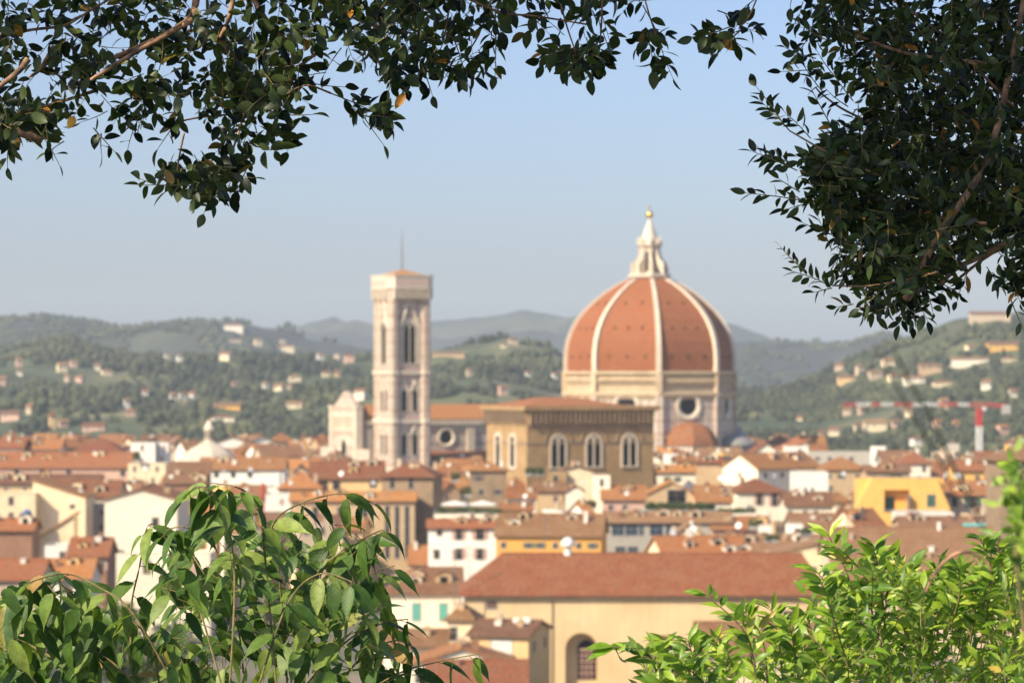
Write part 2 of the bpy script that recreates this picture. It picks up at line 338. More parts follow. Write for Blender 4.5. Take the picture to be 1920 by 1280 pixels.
# where the villas stand: picture column, row, width, height, colour
VILLAS = [(437,616,36,14,'pale'),(483,643,16,12,'cream'),(534,653,34,9,'cream'),(423,668,24,14,'cream'),(313,669,12,9,'pale'),(336,673,12,9,'white'),(115,690,22,17,'cream'),(137,684,14,10,'pink'),(199,699,24,12,'cream'),(182,690,12,9,'pale'),
 (149,713,16,11,'pink'),(126,714,12,8,'beige'),(36,700,12,10,'pale'),(35,682,14,8,'pink'),(3,720,16,16,'pink'),(600,669,14,12,'white'),(654,670,20,12,'pink'),(632,667,14,8,'beige'),(552,709,24,13,'cream'),(612,705,18,11,'cream'),(632,702,12,12,'ochre'),
 (497,726,12,12,'pale'),(523,729,20,15,'cream'),(543,730,10,9,'beige'),(439,722,12,10,'pink'),(271,738,12,10,'white'),(323,745,12,12,'white'),(341,747,14,12,'white'),(360,744,12,11,'white'),(237,757,12,9,'white'),(244,777,20,13,'pink'),
 (425,768,50,15,'orange'),(417,790,44,9,'pale'),(551,763,30,9,'cream'),(175,804,42,17,'pink'),(97,793,14,36,'ochre'),(117,797,20,14,'pink'),(18,782,34,20,'pink'),(676,740,26,12,'pale'),(55,770,14,12,'beige'),(530,640,12,6,'beige'),(440,640,24,7,'beige'),
 (841,672,60,9,'tan'),(991,705,12,11,'white'),(962,641,18,9,'beige'),(945,650,12,8,'cream'),(943,734,20,11,'pink'),(1040,706,12,10,'white'),(968,764,14,8,'cream'),(880,700,12,8,'beige'),
 (1858,596,74,17,'beige'),(1881,650,56,16,'yellow'),(1820,655,20,9,'cream'),(1817,679,74,12,'pale'),(1893,678,30,13,'cream'),(1666,681,24,11,'cream'),(1588,713,32,15,'ochre'),(1613,694,18,8,'beige'),(1642,707,28,8,'beige'),(1675,712,20,12,'cream'),
 (1715,717,38,11,'pale'),(1769,725,36,9,'cream'),(1851,723,22,11,'pale'),(1745,693,42,9,'tan'),(1642,802,42,20,'cream'),(1680,798,16,15,'pink'),(1609,805,14,11,'cream'),(1793,800,14,11,'ochre'),(1432,783,20,11,'orange'),(1450,786,10,8,'cream'),
 (1541,820,14,9,'cream'),(1566,815,24,8,'cream'),(1758,798,16,12,'pink'),(1720,830,26,14,'white'),(1615,773,12,8,'pink'),(1575,691,20,7,'beige'),(1405,779,10,8,'beige'),(1900,740,16,10,'pale'),(1500,790,16,9,'cream'),(1590,775,20,9,'beige'),(1705,775,16,9,'cream'),(1880,810,24,11,'pink'),(1770,760,18,8,'beige')]
def on_hill(u, v):
    for hn in ('right', 'near_left', 'mid_right', 'mid_left', 'far'):
        surf, Yc, Yf, crest = HILLS[hn]
        for i in range(3, 200):
            t = i/199; y = Yf + (Yc-Yf)*t; x = PX(u, y); ux = 960 + x*F/Yc
            if not crest[0][0] < ux < crest[-1][0]: break
            p_ = surf(x, t)
            if p_.z > 2 and HV + (CAMZ-p_.z)*F/p_.y <= v: return p_
    return None
VR = [(a, b, c, d) for a, b, c, d, e in VILLAS]
# woodland clumps on the hills
ICO = []
def _ico():
    t = (1+5**.5)/2
    v = [(-1,t,0),(1,t,0),(-1,-t,0),(1,-t,0),(0,-1,t),(0,1,t),(0,-1,-t),(0,1,-t),(t,0,-1),(t,0,1),(-t,0,-1),(-t,0,1)]
    f = [(0,11,5),(0,5,1),(0,1,7),(0,7,10),(0,10,11),(1,5,9),(5,11,4),(11,10,2),(10,7,6),(7,1,8),(3,9,4),(3,4,2),(3,2,6),(3,6,8),(3,8,9),(4,9,5),(2,4,11),(6,2,10),(8,6,7),(9,8,1)]
    return [Vector(p).normalized() for p in v], f
IV, IF = _ico()
def woodm(name, st):
    m, n, l, p = mat(name); geo = n.new('ShaderNodeNewGeometry'); r = ramp(n, st); l.new(geo.outputs['Random Per Island'], r.inputs[0])
    tc = n.new('ShaderNodeTexCoord'); no = nn(n, 'ShaderNodeTexNoise', i_Scale=.25, i_Detail=4.0); l.new(tc.outputs['Object'], no.inputs['Vector'])
    nr = ramp(n, [(.35, (.7, .7, .68)), (.65, (1.25, 1.22, 1.15))]); l.new(no.outputs[0], nr.inputs[0])
    big = nn(n, 'ShaderNodeTexNoise', i_Scale=.009, i_Detail=4.0); l.new(tc.outputs['Object'], big.inputs['Vector']); br_ = ramp(n, [(.40, (.55, .62, .6)), (.60, (1.6, 1.5, 1.25))]); l.new(big.outputs[0], br_.inputs[0])
    l.new(mixc(n, l, 1, mixc(n, l, .8, r.outputs[0], nr.outputs[0], 'MULTIPLY'), br_.outputs[0], 'MULTIPLY'), p.inputs['Base Color']); p.inputs['Roughness'].default_value = .95
    bp = nn(n, 'ShaderNodeBump', i_Strength=1.0, i_Distance=2.0); l.new(no.outputs[0], bp.inputs['Height']); l.new(bp.outputs[0], p.inputs['Normal']); return m
wm = woodm('woodland', [(0, (.028, .038, .021)), (.5, (.038, .050, .026)), (.85, (.055, .066, .032)), (1, (.085, .09, .045))])
def wood(hn, count, rmin, rmax, thr, label, seed):
    rnd = random.Random(seed); surf, Yc, Yf, crest = HILLS[hn]; mb = MB(); k = 0; tries = 0
    while k < count and tries < count*12:
        tries += 1
        u = rnd.uniform(max(-60, crest[0][0]), min(1990, crest[-1][0])); t = rnd.random()**.8*1.02
        x = PX(u, Yc); p = surf(x, t)
        if p.z < 1: continue
        uu, vv = 960 + p.x*F/p.y, HV + (CAMZ-p.z)*F/p.y
        if any(abs(uu-a) < w_/2+5 and b-h_*.6 < vv < b+h_*.5+11 for a, b, w_, h_ in VR): continue
        f = noise.noise(Vector((x/170, p.y/170, 3.3))) + .4*noise.noise(Vector((x/55, p.y/55, 9)))
        if f < thr: continue
        r = rnd.uniform(rmin, rmax); h = rnd.uniform(.8, 1.5)
        if rnd.random() < .06: h = 2.2; r *= .6
        a = rnd.uniform(0, 6.28); ca, sa = math.cos(a), math.sin(a)
        vs = []
        for v in IV:
            q = rnd.uniform(.75, 1.2)*r
            vs.append((p.x+(v.x*ca-v.y*sa)*q, p.y+(v.x*sa+v.y*ca)*q, p.z+r*h*.55+v.z*q*h))
        mb.add(vs, IF); k += 1
    tag(mb.build('woodland', wm), label, kind='stuff')
wood('near_left', 14000, 1.8, 4.6, -.06, 'dark woods and tree lines on the green hillside behind the bell tower', 1)
wood('right', 8000, 1.6, 4.0, -.08, 'trees covering the steep right hillside', 2)
wood('mid_left', 6000, 3, 6.5, -.1, 'woods on the blue green ridge at the left', 3)
wood('mid_right', 3500, 3, 6.5, .0, 'woods on the hazy ridge behind the dome', 4)
# dark wood at the valley edge behind the town
rnd = random.Random(5); mb = MB(); k = 0
for _ in range(4200):
    u = rnd.uniform(-60, 1990)
    if 1240 < u < 1400: continue
    Y = rnd.uniform(1560, 2100); x = PX(u, Y); r = rnd.uniform(2.5, 5.5)
    if noise.noise(Vector((x/90, Y/90, 1))) < .02: continue
    uu, vv = u, HV + (CAMZ-r)*F/Y
    if any(abs(uu-a) < w_/2+6 and b > 755 for a, b, w_, h_ in VR): continue
    vs = [(x+v.x*r*rnd.uniform(.75, 1.2), Y+v.y*r*rnd.uniform(.75, 1.2), r*1.1+v.z*r*rnd.uniform(1, 1.5)+ (Y-1560)*.012) for v in IV]
    mb.add(vs, IF)
tag(mb.build('woodland', wm), 'belt of dark trees at the foot of the hills behind the rooftops', kind='stuff')
#PART2
# ------------------------------------------------------------------ the cathedral
Ez = Vector((0, 0, 1))
A0 = R(25.5)                                   # street grid: south walls turn this far to the right
def arch_poly(w, h, n=10, pointed=0.0):        # (x,z) outline of an arched opening, base at z=0
    pts = [(-w/2, 0), (w/2, 0)]; hs = h - w/2*(1+pointed)
    for i in range(n+1):
        a = math.pi*i/n; pts.append((w/2*math.cos(a), hs + math.sin(a)**(1-pointed*.25)*w/2*(1+pointed)))
    return pts
def framed_window(parent, T, w, h, frame_w=.5, depth=.5, mat_f='marble_plain', lights=1, pointed=.5, glass='glass', name='window', mullion=.3):
    # frame ring standing proud of the wall, pane set back in it
    mb = MB(); mb.T = T
    a = arch_poly(w + 2*frame_w, h + frame_w, 12, pointed); b = arch_poly(w, h, 12, pointed); n_ = len(a)
    vs = [(x, -depth, z - (0 if z > 0 else 0)) for x, z in a] + [(x, -depth, z) for x, z in b] + [(x, .02, z) for x, z in a] + [(x, -.02, z) for x, z in b]
    fs = []
    for i in range(n_):
        j = (i+1) % n_
        if i == 0: continue
        fs += [(i, j, n_+j, n_+i), (2*n_+i, 2*n_+j, j, i), (n_+i, n_+j, 3*n_+j, 3*n_+i)]
    mb.add(vs, fs); mb.box(-w/2-frame_w*1.2, w/2+frame_w*1.2, -depth*1.3, .02, -frame_w*.8, 0)
    for k in range(1, lights):
        x = -w/2 + w*k/lights; mb.box(x-mullion/2, x+mullion/2, -depth*.6, -.05, 0, h - w*.25 if lights > 1 else h)
    if lights > 1:
        wl = w/lights
        for k in range(lights):
            x = -w/2 + wl*(k+.5)
            for s in range(8):
                a1, a2 = math.pi*s/8, math.pi*(s+1)/8
                z0 = h - w*.45
                mb.bar((x+wl/2*math.cos(a1), -depth*.35, z0+wl*.6*math.sin(a1)), (x+wl/2*math.cos(a2), -depth*.35, z0+wl*.6*math.sin(a2)), mullion*.3)
        mb.tube([(w*.13*math.cos(t*math.pi/6), -depth*.35, h-w*.22+w*.13*math.sin(t*math.pi/6)) for t in range(13)], mullion*.35, 4)
    o = mb.build(name, M[mat_f], parent)
    mb = MB(); mb.T = T; mb.add([(x, -.04, z) for x, z in b], [tuple(range(n_))]); mb.build('pane', M[glass], o)
    return o
def oculus(parent, T, r, rf, depth=.6, name='oculus'):
    mb = MB(); mb.T = T; k = 28
    def ring(rr, y): return [(rr*math.cos(2*math.pi*i/k), y, rr*math.sin(2*math.pi*i/k)) for i in range(k)]
    mb.rings([ring(rf, .02), ring(rf, -depth), ring(rf*.86, -depth*1.1), ring(r*1.08, -depth*.5), ring(r, -.03)], False, False)
    o = mb.build(name, M['marble_plain'], parent); mb = MB(); mb.T = T; mb.add(ring(r, -.05), [tuple(range(k-1, -1, -1))]); mb.build('pane', M['glass'], o); return o

DC = Vector((PX(1218, 1000), 1000, 0)); Z0 = PZ(695, 1000)
cath = tag(empty('cathedral', DC, 0), 'great marble cathedral with ribbed terracotta dome and white lantern', 'cathedral')
PH = R(3.0)
def octp(r, z, ph=PH, n=8): return [(r*math.sin(ph+2*math.pi*i/n), -r*math.cos(ph+2*math.pi*i/n), z) for i in range(n)]
def face_T(k, r, z, off=0, along=0):           # local frame on octagon face k (y axis points inward)
    a = PH + 2*math.pi*(k+.5)/8; ap = r*math.cos(math.pi/8)
    return Matrix.Translation((ap*math.sin(a)+along*math.cos(a), -ap*math.cos(a)+along*math.sin(a), z)) @ Matrix.Rotation(a, 4, 'Z')
PROF = [(31.4, 0), (31.5, 3), (31.3, 7), (30.6, 11), (29.2, 15), (27.0, 19), (24.1, 22.6), (20.2, 26.3), (16.0, 29.6), (11.7, 32.3), (7.6, 34.3)]
mb = MB(); mb.rings([octp(r, Z0+z) for r, z in PROF], cap0=False); mb.build('dome', M['dome_tile'], cath)
dome = [o for o in cath.children if o.name == 'dome'][0]
for k in range(8):
    a = PH + 2*math.pi*k/8; d = Vector((math.sin(a), -math.cos(a), 0)); t = Vector((math.cos(a), math.sin(a), 0)); rs = []
    for i, (r_, z) in enumerate(PROF):
        wd = .98 - .35*i/10; q = d*r_; zz = Z0 + z - (.0 if i else .5)
        rs.append([tuple(q - t*wd - d*.7 + Ez*zz), tuple(q - t*wd + d*.95 + Ez*zz), tuple(q + t*wd + d*.95 + Ez*zz), tuple(q + t*wd - d*.7 + Ez*zz)])
    mb = MB(); mb.rings(rs)
    mb.box(0, 0, 0, 0, 0, 0) if False else None
    rib = mb.build('rib', M['marble_plain'], cath)
for k in (0, 1, 6, 7, 2, 5):
    for z, al in ((5.2, (-7, 0, 7)), (15.6, (-5.2, 0, 5.2)), (24.8, (-3.2, 3.2))):
        for i in range(len(PROF)-1):
            if PROF[i][1] <= z < PROF[i+1][1]: tt = (z-PROF[i][1])/(PROF[i+1][1]-PROF[i][1]); rr = PROF[i][0]+(PROF[i+1][0]-PROF[i][0])*tt
        for x in al:
            mb = MB(); mb.T = face_T(k, rr, Z0+z, 0, x); mb.box(-.42, .42, -.28, .6, -.55, .55, 0); mb.box(-.24, .24, -.34, -.27, -.36, .36, 1)
            mb.build('porthole', [M['tile_brown'], M['glass']], dome)
# drum
mb = MB(); ZD = Z0 - 8.6
mb.rings([octp(32.0, 0), octp(32.0, ZD)], cap0=False); drum = mb.build('drum', M['marble'], cath)
mb = MB(); mb.rings([octp(31.7, ZD+.02), octp(31.7, Z0-.6)], False); mb.build('upper_drum', M['pietra'], cath)
mb = MB()
for (r, z, h) in ((33.1, ZD-.3, 1.1), (32.4, Z0-3.2, .5), (33.0, Z0-1.1, .8), (32.8, Z0-24.5, .9), (32.7, Z0-9.9, .3)):
    mb.rings([octp(r-.5, z-.5), octp(r, z), octp(r, z+h), octp(r-1.2, z+h+.1)])
for k in range(8):
    for i in range(22):
        mb.T = face_T(k, 32.0, Z0-4.6, 0, -11.2+i*1.067); mb.box(-.22, .22, -.75, .1, 0, 1.3)
mb.T = None
mb.build('cornice', M['pietra'], cath)
for k in range(8):                             # corner pilasters
    mb = MB(); a = PH + 2*math.pi*k/8; T = Matrix.Translation((31.9*math.sin(a), -31.9*math.cos(a), 0)) @ Matrix.Rotation(a, 4, 'Z'); mb.T = T
    mb.box(-1.4, 1.4, -.8, 1.2, 0, ZD-.4)
    mb.build('pilaster', M['marble'], cath)
for k in range(8):
    mb = MB(); a = PH + 2*math.pi*k/8; mb.T = Matrix.Translation((31.9*math.sin(a), -31.9*math.cos(a), 0)) @ Matrix.Rotation(a, 4, 'Z')
    mb.box(-1.15, 1.15, -1.0, 1.2, ZD+.85, Z0-1.2)
    mb.build('upper_pilaster', M['pietra'], cath)
# white gallery on one side of the drum top (balustrade)
mb = MB(); 
for k in range(8): oculus(cath, face_T(k, 32.0, PZ(760, 985)), 3.4, 5.2)
# lantern
mb = MB(); mb.rings([octp(6.2, Z0+34.0), octp(8.0, Z0+35.0), octp(8.0, Z0+36.2), octp(6.8, Z0+36.3)]); plat = mb.build('platform', M['marble_plain'], cath)
lan = None
mb = MB(); mb.rings([octp(3.3, Z0+36.2), octp(3.3, Z0+46.2)], True); lan = mb.build('lantern', M['marble_plain'], cath)
for k in range(8):
    mb = MB(); mb.T = Matrix.Translation((0, 0, Z0+37.2)) @ Matrix.Rotation(PH+2*math.pi*(k+.5)/8, 4, 'Z') @ Matrix.Translation((0, -3.3*math.cos(math.pi/8), 0))
    mb.prism(arch_poly(1.1, 7.5, 8), -.06, .02); mb.build('window', M['glass'], lan)
    mb = MB(); mb.T = Matrix.Translation((0, 0, Z0+36.2)) @ Matrix.Rotation(PH+2*math.pi*k/8+math.pi/2, 4, 'Z')
    mb.prism([(-6.8, 0), (-3.0, 0), (-3.0, 10), (-4.0, 10), (-4.1, 7.6), (-4.7, 6.0), (-5.3, 5.1), (-6.2, 4.4), (-6.8, 3.6)], -.4, .4)
    mb.box(-7.0, -6.0, -.55, .55, 0, 4.1)
    mb.build('buttress', M['marble_plain'], lan)
mb = MB(); mb.rings([octp(3.8, Z0+45.9), octp(4.6, Z0+46.8), octp(4.8, Z0+47.4), octp(4.0, Z0+47.6), octp(3.7, Z0+49.0)])
for k in range(8):
    a = PH+2*math.pi*k/8; mb.lathe([(.5, Z0+47.4), (.55, Z0+48.8), (.05, Z0+50.4)], 6, 4.2*math.sin(a), -4.2*math.cos(a))
mb.build('crown_cornice', M['marble_plain'], lan)
mb = MB(); mb.lathe([(3.5, Z0+48.6), (2.9, Z0+50.3), (2.0, Z0+52.6), (1.2, Z0+54.6), (.6, Z0+56.2), (.5, Z0+57.3)], 16); mb.build('cone_roof', M['marble_plain'], lan)
mb = MB(); mb.lathe([(1.35*math.sin(math.pi*i/12)+.01, Z0+58.4-1.35*math.cos(math.pi*i/12)) for i in range(13)], 20)
mb.build('golden_ball', M['gold'], cath, True)
mb = MB(); mb.bar((0, 0, Z0+59.6), (0, 0, Z0+62.2), .14); mb.bar((-.8, 0, Z0+61.2), (.8, 0, Z0+61.2), .14); mb.build('cross', M['gold'], cath)
# nave, local frame: +x east, y- = south; rotated with the street grid
NT = Matrix.Rotation(A0, 4, 'Z'); NL = 121.0
def nz(v, Y): return PZ(v, Y)
ze = 37.6; zr = 42.9
mb = MB(); mb.T = NT; mb.box(-NL, -26, -11, 11, 0, ze); nave = mb.build('nave_wall', M['marble_dark'], cath)
mb = MB(); mb.T = NT; mb.prism([(0, 0)], 0, 0) if False else None
mb.add([(-NL+.6, -11.9, ze+.25), (-24, -11.9, ze+.25), (-24, 0, zr), (-NL+.6, 0, zr), (-NL+.6, 11.9, ze+.25), (-24, 11.9, ze+.25), (-NL+.6, -11.9, ze-.1), (-24, -11.9, ze-.1)],
       [(0, 1, 2, 3), (3, 2, 5, 4), (6, 7, 1, 0)]); mb.build('nave_roof', M['tile_orange'], cath)
mb = MB(); mb.T = NT; mb.box(-NL+.5, -26, -12.1, -11.02, ze-1.9, ze-.2); mb.box(-NL+.5, -26, -11.6, -11.02, ze-3.3, ze-2.6)
for x in (-119, -99.5, -79, -58.5, -38): mb.box(x-1.5, x+1.5, -12.0, -11.02, 26, ze-3.3)
mb.build('nave_cornice', M['marble_plain'], cath)
for x in (-109, -88.5, -68, -47.5): oculus(cath, NT @ Matrix.Translation((x, -11, 31.2)), 2.3, 3.4)
for s in (-1, 1):
    mb = MB(); mb.T = NT
    y0, y1 = (11.05, 23) if s > 0 else (-23, -11.05)
    mb.box(-NL, -30, y0, y1, 0, 24.5); mb.build('aisle_wall', M['marble_dark'], cath)
    yo, yi = (24, 11.1) if s > 0 else (-24, -11.1)
    mb = MB(); mb.T = NT; mb.add([(-NL, yo, 24.7), (-28, yo, 24.7), (-28, yi, 26.4), (-NL, yi, 26.4), (-NL, yo, 24.3), (-28, yo, 24.3)], [(0, 1, 2, 3), (4, 5, 1, 0)] if s < 0 else [(3, 2, 1, 0), (0, 1, 5, 4)]); mb.build('aisle_roof', M['tile_orange'], cath)
mb = MB(); mb.T = NT
mb.add([(x, y, z) for x in (-NL-2.2, -NL-.02) for y, z in ((-11.6, 0), (11.6, 0), (11.6, 41.3), (0, 47.8), (-11.6, 41.3))], [(0, 4, 3, 2, 1), (5, 6, 7, 8, 9), (0, 5, 9, 4), (4, 9, 8, 3), (3, 8, 7, 2), (2, 7, 6, 1)])
fac = mb.build('facade', M['marble'], cath)
mb = MB(); mb.T = NT
for y in (-11.7, 11.7): mb.box(-NL-2.9, -NL-.3, y-1.0, y+1.0, 0, 41.6); mb.box(-NL-3.1, -NL-.1, y-1.2, y+1.2, 41.6, 42.6); pass
mb.box(-NL-2.7, -NL-2.2, -10.1, 10.1, 38.6, 39.5); mb.box(-NL-2.7, -NL-2.2, -10.1, 10.1, 33.6, 34.2)
for i in range(9): mb.box(-NL-2.6, -NL-2.2, -9.2+i*2.3-.3, -9.2+i*2.3+.3, 34.2, 38.6)
mb.build('turret', M['marble_plain'], fac)
oculus(fac, NT @ Matrix.Translation((-NL-2.2, 0, 27.5)) @ Matrix.Rotation(-math.pi/2, 4, 'Z'), 2.6, 4.6, name='rose_window')
for y in (-23, 23):
    mb = MB(); mb.T = NT; mb.box(-NL-2.2, -NL, min(y, y*.5), max(y, y*.5), 0, 27.5); mb.build('facade_wing', M['marble'], fac)
# tribunes with their half domes
for (a, hx) in ((A0, 1), (A0+math.pi/2, 1), (A0+math.pi, 1)):
    cx, cy = 31*math.sin(a), -31*math.cos(a)
    mb = MB(); mb.rings([[(cx+16*math.sin(a+math.pi*2*(i+.5)/8), cy-16*math.cos(a+math.pi*2*(i+.5)/8), z) for i in range(8)] for z in (0, 21.5)]); mb.build('tribune', M['marble_dark'], cath)
    mb = MB(); mb.rings([[(cx+r_*math.sin(a+math.pi*2*(i+.5)/8), cy-r_*math.cos(a+math.pi*2*(i+.5)/8), z) for i in range(8)] for r_, z in ((16.6, 21.6), (16.6, 22.2), (10.2, 24.4))]); mb.build('chapel_roof', M['tile_dusty'], cath)
    mb = MB(); mb.rings([[(cx+r_*math.sin(a+math.pi*2*(i+.5)/8), cy-r_*math.cos(a+math.pi*2*(i+.5)/8), z) for i in range(8)] for r_, z in ((10.0, 22.0), (10.0, 28.0))]); mb.build('tribune_drum', M['marble_dark'], cath)
    mb = MB(); mb.rings([[(cx+r_*math.sin(a+math.pi*2*(i+.5)/8), cy-r_*math.cos(a+math.pi*2*(i+.5)/8), z) for i in range(8)] for r_, z in ((10.6, 28.0), (10.4, 28.6), (9.9, 30.2), (8.4, 32.6), (6.2, 34.6), (3.4, 35.9), (.8, 36.4))])
    mb.build('tribune_dome', M['tile_red'] if a == A0 else M['lead'], cath)
    if a > A0:
        continue
for a in (A0+math.pi/4, A0-math.pi/4):         # small round exedras at the drum corners
    cx, cy = 33*math.sin(a), -33*math.cos(a)
    mb = MB(); mb.lathe([(6.5, 0), (6.5, 27), (7.2, 27.2), (7.2, 28), (5.5, 29.8), (2, 31.5), (.1, 31.9)], 18, cx, cy); mb.build('exedra', M['lead'], cath)

# ------------------------------------------------------------------ bell tower
ct = DC + Vector((-math.cos(A0)*115, -math.sin(A0)*115, 0)) + Vector((math.sin(A0)*33, -math.cos(A0)*33, 0))
tw = tag(empty('bell_tower', (ct.x, ct.y, 0), A0), 'tall square marble bell tower with pink and white inlay and a mast on top', 'bell tower')
H = 14.2; h2 = H/2; TY = ct.y
zt = PZ(548, TY); zs = [0, PZ(880, TY), PZ(790, TY), PZ(699, TY), zt]
mb = MB(); mb.box(-h2+.6, h2-.6, -h2+.6, h2-.6, 0, zt); mb.build('shaft', M['marble'], tw)
for sx in (-1, 1):
    for sy in (-1, 1):
        mb = MB(); mb.rings([[(sx*(h2-1.2)+2.0*math.cos(math.pi/4*(i+.5)), sy*(h2-1.2)+2.0*math.sin(math.pi/4*(i+.5)), z) for i in range(8)] for z in (0, zt+.5)])
        mb.build('corner_buttress', M['marble'], tw)
for z in zs[1:4]:
    mb = MB()
    mb.box(-h2-.15, h2+.15, -h2-.15, h2+.15, z-.5, z+.9)
    for sx in (-1, 1):
        for sy in (-1, 1): mb.rings([[(sx*(h2-1.2)+2.5*math.cos(math.pi/4*(i+.5)), sy*(h2-1.2)+2.5*math.sin(math.pi/4*(i+.5)), zz) for i in range(8)] for zz in (z-.45, z+.95)])
    mb.build('string_course', M['marble_plain'], tw)
for z in zs[1:4] + [zt-4.0]:
    mb = MB(); mb.box(-h2+.35, h2-.35, -h2+.35, h2-.35, z+1.2, z+2.2); mb.box(-h2+.4, h2-.4, -h2+.4, h2-.4, z-2.0, z-1.3)
    mb.build('pink_band', M['pinkband'], tw)
# projecting crown
ztp = PZ(519, TY)
mb = MB(); q = h2+.2; e = h2+1.75
def sq(s, z, ch=2.6): return [(-s+ch, -s, z), (s-ch, -s, z), (s, -s+ch, z), (s, s-ch, z), (s-ch, s, z), (-s+ch, s, z), (-s, s-ch, z), (-s, -s+ch, z)]
mb.rings([sq(q-.6, zt-1.8), sq(q+.3, zt-.2), sq(e, zt+1.1), sq(e, ztp-.2), sq(e+.3, ztp), sq(e+.3, ztp+.4), sq(e-.8, ztp+.4)])
crown = mb.build('crown', M['marble_plain'], tw)
mb = MB()
for k in range(4):
    mb.T = Matrix.Rotation(k*math.pi/2, 4, 'Z')
    for i in range(9): mb.box(-6.2+i*1.55-.25, -6.2+i*1.55+.25, -e+.1, -q+.6, zt-2.4, zt+1.0)
mb.build('corbel', M['marble_plain'], crown)
mb = MB()
for k in range(4):
    mb.T = Matrix.Rotation(k*math.pi/2, 4, 'Z')
    for i in range(8): mb.box(-6.2+i*1.62, -6.2+i*1.62+1.1, -e-.04, -e+.05, zt+1.9, ztp-1.1)
mb.build('pink_panel', M['pinkband'], crown)
mb = MB(); mb.rings([sq(h2+.2, ztp-.6, .2), sq(h2-.2, ztp+.2, .2)], True); mb.add([(-h2, -h2, ztp+.2), (h2, -h2, ztp+.2), (h2, h2, ztp+.2), (-h2, h2, ztp+.2), (0, 0, ztp+2.6)], [(0, 1, 4), (1, 2, 4), (2, 3, 4), (3, 0, 4)])
mb.build('roof', M['tile_orange'], tw)
mb = MB(); mb.tube([(0, 0, ztp+1.8), (0, 0, ztp+8), (0, 0, PZ(435, TY))], [.42, .3, .16], 6); mb.build('mast', M['metal'], tw)
for k in range(4):
    RT = Matrix.Rotation(k*math.pi/2, 4, 'Z')
    yf = -h2+.6
    T = RT @ Matrix.Translation((0, yf, zs[3]+3.2))
    wv = framed_window(tw, T, 4.4, PZ(608, TY)-zs[3]-3.2+.5, .5, .35, lights=2, pointed=.5, mullion=.25)
    mb = MB(); mb.T = RT; zz = PZ(606, TY)
    for a, b in (((-3.6, zz-1.5), (0, PZ(562, TY))), ((3.6, zz-1.5), (0, PZ(562, TY)))): mb.tube([(a[0], yf-.35, a[1]), (b[0], yf-.35, b[1])], .42, 4)
    for x in (-3.7, 3.7): mb.box(x-.35, x+.35, yf-.6, yf, zs[3]+2.4, zz-1.0); mb.prism([(x-.4, zz-1), (x+.4, zz-1), (x, zz+2.2)], yf-.7, yf)
    mb.build('gable', M['marble_plain'], wv)
    mb = MB(); mb.T = RT; mb.box(-2.9, 2.9, yf-.12, yf-.02, zs[3]+1.0, zs[3]+2.2); mb.build('pink_panel', M['pinkband'], wv)
    for lv, (va, vb) in ((2, (731, 770)), (1, (813, 852))):
        for x in (-2.0, 2.0):
            T = RT @ Matrix.Translation((x, yf, PZ(vb, TY))); ww = framed_window(tw, T, 1.95, PZ(va, TY)-PZ(vb, TY), .35, .25, lights=1, pointed=.4, mullion=.12)
            mb = MB(); mb.T = RT; zz = PZ(va, TY)
            for s in (-1, 1): mb.tube([(x+s*1.7, yf-.3, zz-.4), (x, yf-.3, zz+3.2)], .26, 4)
            mb.build('gable', M['marble_plain'], ww)
        mb = MB(); mb.T = RT
        for x in (-4.0, 0, 4.0): mb.box(x-.18, x+.18, yf-.14, yf-.01, PZ(vb, TY)-1, PZ(va, TY)+3)
        mb.box(-4.4, 4.4, yf-.15, yf-.02, PZ(vb, TY)-2.2, PZ(vb, TY)-1.4)
        mb.build('pink_panel', M['pinkband'], tw)

# ------------------------------------------------------------------ the tall brown grain-hall church
YC = 700.0; cr = Vector((PX(988, YC), YC, 0)); LW, LD = (1232-988)*YC/F/math.cos(A0)*1.0, 25.0
orsa = tag(empty('church_hall', cr, A0), 'tall brown stone block with arched tracery windows and bracketed cornice', 'church')
zc = PZ(790, YC); zc2 = PZ(762, YC)
mb = MB(); mb.box(0, LW, 0, LD, 0, zc2-.4); mb.build('wall', M['brownstone'], orsa)
mb = MB(); mb.rings([[(-o_, -o_, z), (LW+o_, -o_, z), (LW+o_, LD+o_, z), (-o_, LD+o_, z)] for o_, z in ((.05, zc+.7), (.25, zc2-1.3), (1.35, zc2-1.0), (1.35, zc2), (.8, zc2+.02))])
cor = mb.build('cornice', M['brownstone'], orsa)
mb = MB()
nb = 26
for i in range(nb): x = LW*(i+.5)/nb; mb.prism([(x-.17, zc-.6), (x+.17, zc-.6), (x+.17, zc2-1.12), (x-.17, zc2-1.12)], -1.2, -.01)
for i in range(19): y = LD*(i+.5)/19; mb.box(-1.2, -.01, y-.17, y+.17, zc-.6, zc2-1.12)
mb.box(.0, LW, -.22, -.02, zc-1.5, zc-1.1); mb.build('bracket', M['rubble'], cor)
mb = MB(); mb.box(-.16, LW+.16, -.16, -.02, PZ(833, YC), PZ(829, YC)); mb.box(-.16, -.02, 0, LD, PZ(833, YC), PZ(829, YC)); mb.build('string_course', M['rubble'], orsa)
mb = MB(); zq = zc2+.06
mb.rings([[(-1.1, -1.1, zq-.25), (LW+1.1, -1.1, zq-.25), (LW+1.1, LD+1.1, zq-.25), (-1.1, LD+1.1, zq-.25)], [(-1.1, -1.1, zq), (LW+1.1, -1.1, zq), (LW+1.1, LD+1.1, zq), (-1.1, LD+1.1, zq)]], cap1=False)
a, b, c, d = (-.2, .2, zq+.01), (LW*.80, .2, zq+.01), (LW*.80, LD-.2, zq+.01), (-.2, LD-.2, zq+.01); e1, e2 = (9.5, LD/2, zq+2.3), (LW*.80-9.5, LD/2, zq+2.3)
mb.add([a, b, c, d, e1, e2], [(0, 1, 5, 4), (1, 2, 5), (2, 3, 4, 5), (3, 0, 4)]); mb.build('roof', M['tile_orange'], orsa)
